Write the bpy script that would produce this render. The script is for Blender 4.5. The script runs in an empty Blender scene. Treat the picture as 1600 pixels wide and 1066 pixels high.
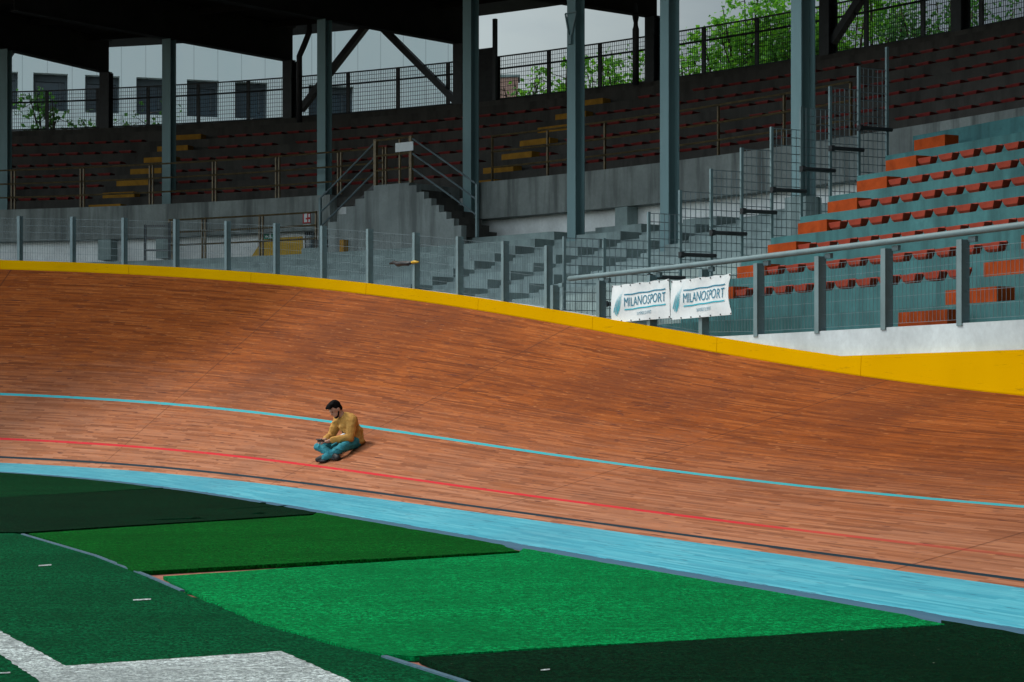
import bpy, bmesh, math, random
import numpy as np
from mathutils import Vector, Matrix
R = math.radians
random.seed(7)
rng = np.random.default_rng(7)
sc = bpy.context.scene
COL = sc.collection

# ------------------------------------------------------------------ camera
EYE = 1.2754; FPX = 3074.4; HOR = 624.4          # eye height, focal length and horizon row of a 1600 px wide picture
cam = bpy.data.cameras.new('camera')
cam.lens = FPX / 1600 * 36; cam.sensor_width = 36
cam.shift_y = (HOR - 533) / 1600
cam.clip_start = .1; cam.clip_end = 3000
co = bpy.data.objects.new('camera', cam); COL.objects.link(co)
co.location = (0, 0, EYE); co.rotation_euler = (R(90), 0, 0)
sc.camera = co

# ------------------------------------------------------------------ light
SUN_TO = Vector((-.57, .24, .79)).normalized()      # towards the sun: high, to the left
elev = math.asin(SUN_TO.z); azim = math.atan2(SUN_TO.x, SUN_TO.y)
world = bpy.data.worlds.new('World'); sc.world = world; world.use_nodes = True
wn = world.node_tree.nodes; wl = world.node_tree.links
for n in list(wn): wn.remove(n)
wo = wn.new('ShaderNodeOutputWorld'); bg = wn.new('ShaderNodeBackground')
sky = wn.new('ShaderNodeTexSky'); sky.sky_type = 'NISHITA'; sky.sun_disc = False
sky.sun_elevation = elev; sky.sun_rotation = azim; sky.air_density = 1.0; sky.dust_density = 2.5; sky.ozone_density = 2.0
tc = wn.new('ShaderNodeTexCoord'); mp = wn.new('ShaderNodeMapping'); mp.inputs['Scale'].default_value = (1, 1, 2.6)
nz = wn.new('ShaderNodeTexNoise'); nz.inputs['Scale'].default_value = 3.2; nz.inputs['Detail'].default_value = 7; nz.inputs['Roughness'].default_value = .55
rp = wn.new('ShaderNodeValToRGB'); rp.color_ramp.elements[0].position = .35; rp.color_ramp.elements[0].color = (.25, .25, .25, 1)
rp.color_ramp.elements[1].position = .66; rp.color_ramp.elements[1].color = (.92, .92, .92, 1)
mix = wn.new('ShaderNodeMix'); mix.data_type = 'RGBA'
mix.inputs[7].default_value = (6.5, 7.5, 7.6, 1)         # grey-white cloud in the sky's own units
wl.new(tc.outputs['Generated'], mp.inputs[0]); wl.new(mp.outputs[0], nz.inputs['Vector']); wl.new(nz.outputs[0], rp.inputs[0])
dot = wn.new('ShaderNodeVectorMath'); dot.operation = 'DOT_PRODUCT'; dot.inputs[1].default_value = (-1.35, -.30, .50)
adn = wn.new('ShaderNodeMath'); adn.operation = 'ADD'; adn.inputs[1].default_value = .80; adn.use_clamp = False
mxn = wn.new('ShaderNodeMath'); mxn.operation = 'MAXIMUM'; mxn.inputs[1].default_value = .12
vsc = wn.new('ShaderNodeVectorMath'); vsc.operation = 'SCALE'
wl.new(rp.outputs[0], mix.inputs[0]); wl.new(sky.outputs[0], mix.inputs[6])
nrmv = wn.new('ShaderNodeVectorMath'); nrmv.operation = 'NORMALIZE'
wl.new(tc.outputs['Generated'], nrmv.inputs[0]); wl.new(nrmv.outputs[0], dot.inputs[0]); wl.new(dot.outputs['Value'], adn.inputs[0]); wl.new(adn.outputs[0], mxn.inputs[0])
wl.new(mix.outputs[2], vsc.inputs[0]); wl.new(mxn.outputs[0], vsc.inputs['Scale']); wl.new(vsc.outputs[0], bg.inputs[0])
bg.inputs[1].default_value = .15
wl.new(bg.outputs[0], wo.inputs[0])
sun = bpy.data.lights.new('sun', 'SUN'); sun.energy = 2.5; sun.angle = R(9); sun.color = (1, .93, .82)
so = bpy.data.objects.new('sun', sun); COL.objects.link(so)
so.rotation_euler = SUN_TO.to_track_quat('Z', 'Y').to_euler()
sc.view_settings.view_transform = 'Standard'; sc.view_settings.look = 'None'
sc.view_settings.gamma = 1; sc.view_settings.use_curve_mapping = False
sc.view_settings.exposure = -0.30
sc.cycles.max_bounces = 6; sc.cycles.diffuse_bounces = 3; sc.cycles.glossy_bounces = 2
sc.cycles.transparent_max_bounces = 6; sc.cycles.caustics_reflective = False; sc.cycles.caustics_refractive = False
sc.cycles.use_denoising = True

# ------------------------------------------------------------------ plan of the velodrome
X0, Y0, A0, S1_, LC_, RAD = 2.5275, 11.1632, 1.1637, 8.3262, 29.63, 14.6196
TH0, TH1, SB, LB = .2058, .9618, 2.5351, 36.819
WB, TB0, TB1 = .9195, .1316, .1248
ORED, OCY, WT = .5953, 1.73, 5.1083
SS = np.linspace(-16, 52, 3401); DS = SS[1] - SS[0]
def sm(t): t = np.clip(t, 0, 1); return t * t * (3 - 2 * t)
KAP = sm((SS - S1_) / LC_) / RAD
_K = np.concatenate([[0], np.cumsum((KAP[1:] + KAP[:-1]) / 2 * DS)]); I0 = int(np.argmin(abs(SS))); _K -= _K[I0]
ALP = A0 - _K
_tx, _ty = -np.cos(ALP), np.sin(ALP)
_x = np.concatenate([[0], np.cumsum((_tx[1:] + _tx[:-1]) / 2 * DS)]); _y = np.concatenate([[0], np.cumsum((_ty[1:] + _ty[:-1]) / 2 * DS)])
_x = _x - _x[I0] + X0; _y = _y - _y[I0] + Y0
NXA, NYA = np.sin(ALP), np.cos(ALP)
_T = sm((SS - SB) / LB); THA = TH0 + (TH1 - TH0) * _T; TBA = TB0 + (TB1 - TB0) * _T
RC = WB * np.cos(TBA) + WT * np.cos(THA); ZC = WB * np.sin(TBA) + WT * np.sin(THA)
CXA, CYA = _x + NXA * RC, _y + NYA * RC
def I(a, s): return float(np.interp(s, SS, a))
def nrm(s): a = I(ALP, s); return Vector((math.sin(a), math.cos(a), 0))
def tng(s): a = I(ALP, s); return Vector((math.cos(a), -math.sin(a), 0))      # towards the right, nearer the camera
def P(s, d, z): n = nrm(s); return Vector((I(CXA, s) + n.x * d, I(CYA, s) + n.y * d, z))
def zcrest(s): return I(ZC, s)
def step_s(s, d, L): return s + L / (1 + d * I(KAP, s))                        # move L metres to the left along the ring at d
def track_pt(s, v, up=0):                                                       # v metres up the bank from the blue band's top
    n = nrm(s); th, tb = I(THA, s), I(TBA, s)
    if v < 0: r = WB + v; r, z = r * math.cos(tb), r * math.sin(tb)
    else: r = WB * math.cos(tb) + v * math.cos(th); z = WB * math.sin(tb) + v * math.sin(th)
    return Vector((I(_x, s) + n.x * r, I(_y, s) + n.y * r, z + up))
def s_at(px, d, lo=4, hi=44):                                                  # ring position whose bearing is that of picture column px
    g = np.linspace(lo, hi, 1601)
    X = np.interp(g, SS, CXA) + np.interp(g, SS, NXA) * d; Y = np.interp(g, SS, CYA) + np.interp(g, SS, NYA) * d
    return float(g[np.argmin(abs(X / np.maximum(Y, .5) - (px - 800) / FPX))])
def ground(px, py, z=0.0):
    Y = (EYE - z) * FPX / (py - HOR); return Vector(((px - 800) / FPX * Y, Y, z))
def at(px, py, Y): return Vector(((px - 800) / FPX * Y, Y, EYE - (py - HOR) / FPX * Y))

# ------------------------------------------------------------------ materials
class NT:
    def __init__(self, name):
        self.m = bpy.data.materials.new(name); self.m.use_nodes = True
        self.t = self.m.node_tree; self.b = self.t.nodes['Principled BSDF']
    def n(self, typ, **kw):
        nd = self.t.nodes.new('ShaderNode' + typ)
        for k, v in kw.items():
            if isinstance(k, str) and k.startswith('_'): setattr(nd, k[1:], v)
            else: nd.inputs[k].default_value = v
        return nd
    def l(self, a, b): self.t.links.new(a, b)
    def math(self, op, a, b=None, c=None):
        nd = self.t.nodes.new('ShaderNodeMath'); nd.operation = op
        for i, v in enumerate((a, b, c)):
            if v is None: continue
            if isinstance(v, (int, float)): nd.inputs[i].default_value = v
            else: self.l(v, nd.inputs[i])
        return nd.outputs[0]
    def mix(self, f, a, b, blend='MIX'):
        nd = self.t.nodes.new('ShaderNodeMix'); nd.data_type = 'RGBA'; nd.blend_type = blend
        for i, v in ((0, f), (6, a), (7, b)):
            if isinstance(v, (int, float)): nd.inputs[i].default_value = v
            elif isinstance(v, tuple): nd.inputs[i].default_value = (*v, 1) if len(v) == 3 else v
            else: self.l(v, nd.inputs[i])
        return nd.outputs[2]
    def ramp(self, f, stops):
        nd = self.t.nodes.new('ShaderNodeValToRGB'); e = nd.color_ramp.elements
        while len(e) < len(stops): e.new(.5)
        for q, (p, c) in zip(e, stops): q.position = p; q.color = (*c, 1) if isinstance(c, tuple) else (c, c, c, 1)
        self.l(f, nd.inputs[0]); return nd.outputs[0]
    def noise(self, scale, detail=4, rough=.55, stretch=None, vec=None):
        nd = self.n('TexNoise', Scale=scale, Detail=detail, Roughness=rough)
        if vec is None: vec = self.n('TexCoord').outputs['Object']
        if stretch:
            mpn = self.n('Mapping'); mpn.inputs['Scale'].default_value = stretch; self.l(vec, mpn.inputs[0]); vec = mpn.outputs[0]
        self.l(vec, nd.inputs['Vector']); return nd.outputs[0]
    def bump(self, h, strength=.3, dist=.01):
        nd = self.n('Bump', Strength=strength, Distance=dist); self.l(h, nd.inputs['Height']); self.l(nd.outputs[0], self.b.inputs['Normal'])
    def col(self, c):
        if isinstance(c, tuple): self.b.inputs['Base Color'].default_value = (*c, 1)
        else: self.l(c, self.b.inputs['Base Color'])
    def rough(self, v, spec=.4):
        if isinstance(v, (int, float)): self.b.inputs['Roughness'].default_value = v
        else: self.l(v, self.b.inputs['Roughness'])
        self.b.inputs['Specular IOR Level'].default_value = spec
M = {}
def simple(name, c, rough=.6, spec=.4, var=.25, scale=6, metallic=0, stretch=None):
    t = NT(name); f = t.noise(scale, 5, .6, stretch)
    lo = tuple(x * (1 - var) for x in c); hi = tuple(min(1, x * (1 + var)) for x in c)
    t.col(t.ramp(f, [(.3, lo), (.7, hi)])); t.rough(rough, spec); t.b.inputs['Metallic'].default_value = metallic
    t.bump(t.noise(scale * 6, 3), .08, .004)
    M[name] = t.m; return t
def concrete(name, c, streak=.5, dirt=.4):
    t = NT(name)
    big = t.noise(.9, 6, .65); fine = t.noise(14, 5, .7); drip = t.noise(3.2, 5, .6, (1, 1, .10)); spots = t.noise(5, 8, .75)
    base = t.ramp(big, [(.3, tuple(x * .72 for x in c)), (.7, tuple(x * 1.2 for x in c))])
    base = t.mix(t.ramp(fine, [(.35, .0), (.75, .35)]), base, tuple(x * .6 for x in c))
    base = t.mix(t.math('MULTIPLY', t.ramp(drip, [(.46, 0.), (.66, 1.)]), streak), base, tuple(x * .38 for x in c))
    base = t.mix(t.math('MULTIPLY', t.ramp(spots, [(.55, 0.), (.72, 1.)]), dirt), base, tuple(x * .5 for x in c))
    t.col(base); t.rough(.85, .25); t.bump(fine, .25, .01); M[name] = t.m
concrete('concrete', (.30, .38, .37), .45, .22)
concrete('concrete_pale', (.052, .165, .17), .6, .5)
concrete('concrete_beam', (.27, .30, .285), .85, .3)
concrete('concrete_wall', (.28, .315, .305), .8, .3)
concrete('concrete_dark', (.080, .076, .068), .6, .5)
concrete('white_wall', (.55, .62, .635), .10, .12)
concrete('white_plaster', (.90, .92, .90), .08, .06)
simple('grey_steel', (.13, .20, .21), .5, .5, .18, 3)
simple('column_paint', (.165, .27, .28), .55, .4, .15, 2, stretch=(1, 1, .2))
simple('dark_steel', (.035, .042, .046), .5, .4, .2)
simple('galvanised', (.15, .20, .215), .45, .5, .2, 5, .3)
simple('rail_brown', (.115, .08, .035), .4, .5, .45, 8, .2)
simple('roof_dark', (.022, .021, .02), .8, .2, .3, 2)
simple('seat_orange', (.30, .038, .016), .6, .25, .2, 9)
simple('seat_red', (.19, .022, .020), .28, .6, .3, 9)
simple('step_orange', (.30, .048, .008), .8, .08, .25, 5)
simple('step_yellow', (.36, .18, .02), .75, .2, .25, 5)
simple('sign_white', (.72, .76, .76), .5, .3, .06)
simple('sign_red', (.5, .03, .03), .5, .3, .05)
simple('sign_green', (.02, .22, .13), .5, .3, .05)
simple('mural_yellow', (.62, .38, .045), .7, .2, .08)
simple('dark_panel', (.03, .034, .036), .6, .3, .3)
simple('rubber_pipe', (.03, .03, .032), .6, .4, .2)
simple('black_plastic', (.015, .015, .017), .45, .4, .1)
simple('yellow_tag', (.62, .36, .02), .5, .3, .1)
simple('banner_ink', (.02, .20, .30), .6, .3, .08)
simple('banner_cyan', (.02, .40, .50), .6, .3, .08)
simple('glass_dark', (.015, .04, .055), .12, .6, .4, .5)
simple('frame_grey', (.05, .07, .08), .5, .4, .1)
simple('far_brick', (.42, .27, .22), .8, .2, .15)
simple('bark', (.05, .04, .03), .9, .1, .3)
t = NT('yellow_board'); wear = t.noise(7, 8, .7, (1, 1, 2.5)); big = t.noise(.6, 3)
c = t.ramp(big, [(.3, (.58, .30, .0003)), (.7, (.66, .35, .0006))]); c = t.mix(t.ramp(wear, [(.62, .0), (.8, .35)]), c, (.40, .23, .01))
spk = t.noise(26, 6, .8); c = t.mix(t.ramp(spk, [(.66, .0), (.72, .5)]), c, (.2, .12, .03))
scf = t.noise(2.2, 6, .75, (1, 1, 9)); c = t.mix(t.ramp(scf, [(.60, .0), (.70, .45)]), c, (.22, .12, .008))
t.col(c); t.rough(.8, .0); t.bump(wear, .1, .005); M['yellow_board'] = t.m
t = NT('banner_cloth'); cr = t.noise(9, 5, .6); t.col(t.ramp(cr, [(.3, (.66, .72, .72)), (.7, (.76, .80, .79))])); t.rough(.6, .3); t.bump(t.noise(5, 4), .35, .02); M['banner_cloth'] = t.m
t = NT('cladding')
sx = t.n('SeparateXYZ'); t.l(t.n('TexCoord').outputs['Object'], sx.inputs[0])
jx = t.math('PINGPONG', sx.outputs[0], .45); j1 = t.math('LESS_THAN', jx, .014)
c = t.ramp(t.noise(.5, 4, .6, (1, 1, .3)), [(.3, (.74, .86, .86)), (.7, (.82, .90, .89))])
t.col(t.mix(t.math('MULTIPLY', j1, .45), c, (.25, .30, .31))); t.rough(.6, .3); M['cladding'] = t.m

# wood deck: narrow boards along the ring, random tone per board, worn painted lines
def deck_material(name, blue):
    t = NT(name)
    uv = t.n('UVMap').outputs[0]; sp = t.n('SeparateXYZ'); t.l(uv, sp.inputs[0]); u, v = sp.outputs[0], sp.outputs[1]
    row = t.math('FLOOR', t.math('DIVIDE', v, .030))
    w1 = t.n('TexWhiteNoise', _noise_dimensions='1D'); t.l(row, w1.inputs['W'])
    u2 = t.math('ADD', u, t.math('MULTIPLY', w1.outputs[0], 9.0))
    colm = t.math('FLOOR', t.math('DIVIDE', u2, .9))
    cb = t.n('CombineXYZ'); t.l(row, cb.inputs[0]); t.l(colm, cb.inputs[1])
    w2 = t.n('TexWhiteNoise', _noise_dimensions='2D'); t.l(cb.outputs[0], w2.inputs['Vector'])
    st = t.noise(1, 5, .7, (2.4, 62, 1), uv)
    st2 = t.noise(1, 4, .6, (.55, 9, 1), uv)
    pat = t.noise(.35, 5, .6, None, uv)
    scr = t.noise(1, 3, .5, (1.5, 26, 1), t.n('VectorMath', _operation='ADD').outputs[0]) if False else t.noise(1, 2, .5, (2.3, 30, 3), uv)
    if blue:
        c = t.ramp(w2.outputs[0], [(0, (.045, .29, .38)), (.55, (.065, .35, .44)), (1, (.10, .41, .49))])
        c = t.mix(t.ramp(st, [(.58, .0), (.72, .85)]), c, (.015, .20, .30))
        c = t.mix(t.ramp(st2, [(.5, .0), (.8, .35)]), c, (.22, .48, .54))
        c = t.mix(t.ramp(scr, [(.645, .0), (.69, .8)]), c, (.03, .14, .19))
        c = t.mix(t.ramp(pat, [(.42, .3), (.56, .0)]), c, (.05, .22, .30))
        edge = t.math('LESS_THAN', v, t.math('ADD', -WB + .06, t.math('MULTIPLY', st, .13)))
        c = t.mix(edge, c, (.03, .09, .14))
        t.rough(t.ramp(st, [(.3, .5), (.7, .7)]), .15)
    else:
        c = t.ramp(w2.outputs[0], [(0, (.155, .032, .004)), (.25, (.245, .054, .007)), (.75, (.315, .074, .011)), (1, (.40, .110, .022))])
        c = t.mix(t.ramp(st, [(.40, .65), (.56, .0)]), c, (.11, .032, .013))
        c = t.mix(t.ramp(st2, [(.48, .0), (.72, .55)]), c, (.39, .105, .022))
        c = t.mix(t.ramp(pat, [(.36, .6), (.54, .0)]), c, (.13, .032, .010))
        
        vj = t.math('PINGPONG', v, .015); c = t.mix(t.math('MULTIPLY', t.math('LESS_THAN', vj, .0022), .5), c, (.05, .018, .01))
        uj = t.math('LESS_THAN', t.math('ABSOLUTE', t.math('SUBTRACT', t.math('FRACT', t.math('DIVIDE', u2, .9)), .5)), .0035)
        c = t.mix(t.math('MULTIPLY', uj, .7), c, (.04, .015, .01))
        low_tint = t.math('MULTIPLY', t.ramp(t.math('ADD', t.math('DIVIDE', v, 4.0), t.math('MULTIPLY', st2, .5)), [(.2, .9), (1.15, .0)]), .48)
        low_tint = t.math('MULTIPLY', low_tint, t.math('ADD', .55, t.math('MULTIPLY', w2.outputs[0], .9)))
        c = t.mix(low_tint, c, (.53, .26, .16))  # paler, pinker tint on the lower bank, fading out upward
        sm_ = t.math('ABSOLUTE', t.math('SUBTRACT', t.math('FRACT', t.math('ADD', t.math('DIVIDE', u, 7.3), .23)), .5)); c = t.mix(t.math('MULTIPLY', t.math('LESS_THAN', sm_, .0022), .55), c, (.06, .02, .012))
        c = t.mix(t.ramp(scr, [(.655, .0), (.70, .8)]), c, (.06, .018, .018))
        c = t.mix(t.ramp(t.noise(1, 3, .6, (3.5, 34, 7), uv), [(.62, .0), (.70, .6)]), c, (.50, .20, .07))
        wear = t.ramp(t.noise(1, 5, .7, (5, 60, 1), uv), [(.50, 1.), (.72, .25)])
        for off, half, colr, k in ((ORED * .235, .025, (.008, .028, .042), 1), (ORED, .026, (.55, .016, .03), 1), (OCY, .030, (.03, .36, .40), 1)):
            m_ = t.math('LESS_THAN', t.math('ABSOLUTE', t.math('SUBTRACT', v, off)), half)
            if half != .025: m_ = t.math('MULTIPLY', m_, t.math('MULTIPLY', wear, k))
            if half == .026:
                fd = t.n('MapRange'); fd.inputs['From Min'].default_value = .5; fd.inputs['From Max'].default_value = 5.5; t.l(u, fd.inputs['Value']); m_ = t.math('MULTIPLY', m_, fd.outputs[0])
            c = t.mix(m_, c, colr)
        t.rough(t.ramp(st, [(.3, .55), (.7, .78)]), .07)
    t.col(c)
    h = t.math('ADD', t.math('MULTIPLY', w2.outputs[0], .5), st); t.bump(h, .35, .004)
    M[name] = t.m
deck_material('deck_wood', False); deck_material('deck_blue', True)

def turf(name, c, dark=.45):
    t = NT(name)
    fine = t.noise(48, 4, .8); mid = t.noise(14, 5, .75); big = t.noise(.8, 5, .6); roll = t.noise(3, 3, .5, (.3, 4, 1))
    k = t.ramp(fine, [(.43, tuple(x * dark * .5 for x in c)), (.5, c), (.58, tuple(x * 1.9 for x in c))])
    k = t.mix(t.ramp(mid, [(.40, .7), (.56, .0)]), k, tuple(x * .42 for x in c))
    k = t.mix(t.ramp(big, [(.35, .6), (.6, .0)]), k, tuple(x * .5 for x in c))
    k = t.mix(t.ramp(roll, [(.55, .0), (.7, .25)]), k, tuple(x * 1.4 for x in c))
    lit = t.noise(40, 2, .5); k = t.mix(t.ramp(lit, [(.77, .0), (.80, .6)]), k, (.35, .4, .3))
    t.col(k); t.rough(1.0, .03); t.bump(t.math('ADD', fine, mid), .9, .02); M[name] = t.m
turf('turf_left', (.0015, .086, .030)); turf('turf_bright', (.001, .24, .062), .6); turf('turf_mid', (.0015, .105, .012))
turf('turf_dark', (.0015, .045, .014)); turf('turf_deep', (.0012, .024, .009))
turf('turf_white', (.50, .56, .55), .6)
simple('rubber_red', (.30, .12, .085), .9, .15, .3, 20)
simple('gutter_blue', (.05, .11, .15), .6, .3, .3, 12)
simple('ground_soil', (.10, .095, .08), .95, .1, .3, 2)
def leafmat(name, c):
    t = NT(name); f = t.noise(1.3, 3); t.col(t.ramp(f, [(.3, tuple(x * .55 for x in c)), (.7, tuple(x * 1.35 for x in c))])); t.rough(.55, .3)
    t.b.inputs['Transmission Weight'].default_value = 0; t.b.inputs['Subsurface Weight'].default_value = 0
    tr = t.n('BsdfTranslucent'); tr.inputs[0].default_value = (c[0] * 2.2, c[1] * 1.9, c[2] * 1.1, 1)
    mx = t.n('MixShader'); mx.inputs[0].default_value = .45
    out = t.t.nodes['Material Output']; t.l(t.b.outputs[0], mx.inputs[1]); t.l(tr.outputs[0], mx.inputs[2]); t.l(mx.outputs[0], out.inputs[0])
    M[name] = t.m
leafmat('leaf_bright', (.085, .26, .03)); leafmat('leaf_dark', (.03, .11, .03))

# ------------------------------------------------------------------ mesh helpers
class MB:
    def __init__(self): self.v = []; self.f = []; self.mi = []; self.cur = 0
    def add(self, vs, fs):
        b = len(self.v); self.v += [Vector(p) for p in vs]
        for f in fs: self.f.append([b + i for i in f]); self.mi.append(self.cur)
    def frame(self, c, ax, ay, az):                                       # box: centre and three half-axis vectors
        c = Vector(c); vs = [c + ax * i + ay * j + az * k for k in (-1, 1) for j in (-1, 1) for i in (-1, 1)]
        self.add(vs, [(0, 2, 3, 1), (4, 5, 7, 6), (0, 1, 5, 4), (2, 6, 7, 3), (0, 4, 6, 2), (1, 3, 7, 5)])
    def bar(self, a, b, w, h, up=Vector((0, 0, 1))):                      # rectangular bar from a to b
        a, b = Vector(a), Vector(b); d = (b - a); L = d.length; d.normalize()
        sd = d.cross(up)
        if sd.length < 1e-4: sd = d.cross(Vector((1, 0, 0)))
        sd.normalize(); u = sd.cross(d)
        self.frame((a + b) / 2, d * L / 2, sd * w / 2, u * h / 2)
    def tube(self, pts, r, n=8):
        pts = [Vector(p) for p in pts]; rings = []
        for i, p in enumerate(pts):
            d = (pts[min(i + 1, len(pts) - 1)] - pts[max(i - 1, 0)]).normalized()
            a = d.cross(Vector((0, 0, 1)))
            if a.length < 1e-3: a = Vector((1, 0, 0))
            a.normalize(); b = a.cross(d); rr = r[i] if isinstance(r, (list, tuple)) else r
            rings.append([p + a * rr * math.cos(2 * math.pi * k / n) + b * rr * math.sin(2 * math.pi * k / n) for k in range(n)])
        vs = [q for rg in rings for q in rg]; fs = []
        for i in range(len(pts) - 1):
            for k in range(n): fs.append((i * n + k, i * n + (k + 1) % n, (i + 1) * n + (k + 1) % n, (i + 1) * n + k))
        fs.append(tuple(range(n - 1, -1, -1))); fs.append(tuple((len(pts) - 1) * n + k for k in range(n)))
        self.add(vs, fs)
    def sweep(self, prof, sa, sb, step=.5):                               # closed (d,z) outline carried along the ring
        n = max(1, int(math.ceil(abs(sb - sa) / step))); vs = []; fs = []
        for i in range(n + 1):
            s = sa + (sb - sa) * i / n
            pr = prof(s) if callable(prof) else prof
            m = len(pr); vs += [P(s, d, z) for d, z in pr]
        for i in range(n):
            for k in range(m): fs.append((i * m + k, i * m + (k + 1) % m, (i + 1) * m + (k + 1) % m, (i + 1) * m + k))
        fs.append(tuple(range(m - 1, -1, -1))); fs.append(tuple(n * m + k for k in range(m)))
        self.add(vs, fs)
    def build(self, name, mat, parent=None, origin=None, smooth=False):
        o0 = Vector(origin) if origin is not None else (Vector(parent['_o']) if parent is not None and '_o' in parent else Vector((0, 0, 0)))
        me = bpy.data.meshes.new(name); me.from_pydata([tuple(p - o0) for p in self.v], [], self.f)
        for m in (mat if isinstance(mat, (list, tuple)) else [mat]): me.materials.append(M[m] if isinstance(m, str) else m)
        me.polygons.foreach_set('material_index', self.mi)
        bm = bmesh.new(); bm.from_mesh(me); bmesh.ops.recalc_face_normals(bm, faces=bm.faces); bm.to_mesh(me); bm.free()
        if smooth: me.polygons.foreach_set('use_smooth', [True] * len(me.polygons))
        me.update()
        o = bpy.data.objects.new(name, me); COL.objects.link(o)
        if parent is not None:
            o.parent = parent
            if '_o' in parent: pass
        else: o.location = o0
        if parent is not None: o['_o'] = tuple(o0)
        return o
def tag(o, label, cat, group=None, kind=None):
    if label: o['label'] = label
    if cat: o['category'] = cat
    if group: o['group'] = group
    if kind: o['kind'] = kind
    return o
def thing(name, loc, label, cat, group=None):
    o = bpy.data.objects.new(name, None); COL.objects.link(o); o.location = loc; o['_o'] = tuple(loc)
    o.empty_display_size = .2
    return tag(o, label, cat, group)
def copy_tree(o, parent=None):
    c = o.copy(); COL.objects.link(c)
    if parent: c.parent = parent
    for ch in list(o.children): copy_tree(ch, c)
    return c
ORD = ['first', 'second', 'third', 'fourth', 'fifth', 'sixth', 'seventh', 'eighth', 'ninth', 'tenth', 'eleventh', 'twelfth', 'thirteenth', 'fourteenth', 'fifteenth', 'sixteenth', 'seventeenth', 'eighteenth', 'nineteenth', 'twentieth', 'twenty-first', 'twenty-second', 'twenty-third', 'twenty-fourth', 'twenty-fifth', 'twenty-sixth', 'twenty-seventh', 'twenty-eighth', 'twenty-ninth', 'thirtieth']

# ------------------------------------------------------------------ ground, turf, track
b = MB(); g = 500
b.add([(-g, -g, -.06), (g, -g, -.06), (g, g, -.06), (-g, g, -.06)], [(0, 1, 2, 3)])
tag(b.build('ground', 'ground_soil'), None, None, kind='structure')
b = MB(); ss = np.arange(-15.5, 46.01, .5)
vs = [track_pt(s, -WB) for s in ss]; inn = []
for s, p in zip(ss, vs): p.z = -.02
far = [Vector((-60, vs[-1].y, -.02)), Vector((-60, -30, -.02)), Vector((vs[0].x, -30, -.02))]
b.add(list(vs) + far, [tuple(range(len(vs) + 3))])
tag(b.build('infield', 'rubber_red'), None, None, kind='structure')

def ragged(poly, step=.12, amp=.012, wob=.012):
    out = []
    n = len(poly)
    for i in range(n):
        a, c = poly[i], poly[(i + 1) % n]; L = (c - a).length; k = max(1, int(L / step)); d = (c - a).normalized(); q = Vector((-d.y, d.x, 0))
        for j in range(k):
            out.append(a + (c - a) * j / k + q * ((random.uniform(-amp, amp) + wob * math.sin(L * j / k * 2.1 + i)) if j else 0))
    return out
def slab(poly, z0, z1):
    b = MB(); n = len(poly); top = [Vector((p.x, p.y, z1)) for p in poly]; bot = [Vector((p.x, p.y, z0)) for p in poly]
    b.add(top + bot, [tuple(range(n))] + [(i, n + i, n + (i + 1) % n, (i + 1) % n) for i in range(n)]); return b
def edge_at(px, off=.05):                # point on the inner edge of the blue band at picture column px
    g_ = np.linspace(-15, 45, 2401); pts = np.array([(I(_x, s), I(_y, s)) for s in g_]); k = int(np.argmin(abs(pts[:, 0] / np.maximum(pts[:, 1], .3) - (px - 800) / FPX) + (pts[:, 1] < .3)))
    return float(g_[k])
def edge_run(sa, sb, off=.04):
    out = []
    for s in np.arange(sa, sb, .35 if sb > sa else -.35):
        n = nrm(s); out.append(Vector((I(_x, s) - n.x * off, I(_y, s) - n.y * off, 0)))
    return out
G = ground
seam = [G(-40, 822), G(35, 836), G(150, 870), G(232, 902), G(285, 925), G(400, 975), G(520, 1010), G(600, 1028), G(720, 1066), G(1100, 1220)]
left_far = Vector((-40, 22, 0)); left_near = Vector((-40, -12, 0))
# playing field, left of the seam
poly = [Vector((-40, seam[0].y + 1.0, 0))] + seam + [Vector((2.0, -12, 0)), left_near]
tag(slab(ragged(poly), -.015, .004).build('playing_field', 'turf_left'), None, None, kind='structure')
sA, sB, sC, sD, sE = edge_at(262), edge_at(500), edge_at(815), edge_at(1480), -9
bA = [Vector((-40, 30, 0))] + [G(-40, 781)]
L1 = G(-60, 782); L1b = G(-60, 834)
def mat_strip(poly, mat, label, z=.012, ruck=None):
    o = slab(ragged(poly), -.015, z).build('turf_strip', mat); tag(o, label, 'turf strip'); return o
e0 = 44
mat_strip([G(255, 763.5)] + edge_run(sA, e0)[1:] + [Vector((-40, 40, 0)), L1], 'turf_dark', 'dull dark green turf strip at far left, against the blue band')
deep = mat_strip([G(40, 834)] + [G(490, 805)] + edge_run(sB, sA)[0:] + [G(255, 765), L1, Vector((-40, 25, 0)), L1b], 'turf_deep', 'darkest turf strip with rucked folds, near the left end of the blue band', .016)
mat_strip([G(215, 896), G(812, 863.5)] + edge_run(sC, sB)[1:] + [G(490, 807), G(45, 836), G(150, 868)], 'turf_mid', 'mid green turf strip tapering to a point at the blue band', .014)
mat_strip([G(648, 1029), G(1478, 979)] + edge_run(sD, sC)[1:] + [G(812, 866), G(255, 903), G(290, 924), G(402, 973), G(522, 1008), G(602, 1026)], 'turf_bright', 'bright emerald turf strip, the widest one in the middle foreground', .012)
mat_strip([G(655, 1032), G(726, 1064), G(1105, 1215), Vector((2.2, -6, 0)), Vector((8, -6, 0))] + edge_run(sE, sD)[0:] + [G(1478, 981)], 'turf_deep', 'very dark green turf strip in the bottom right corner', .016)
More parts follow.
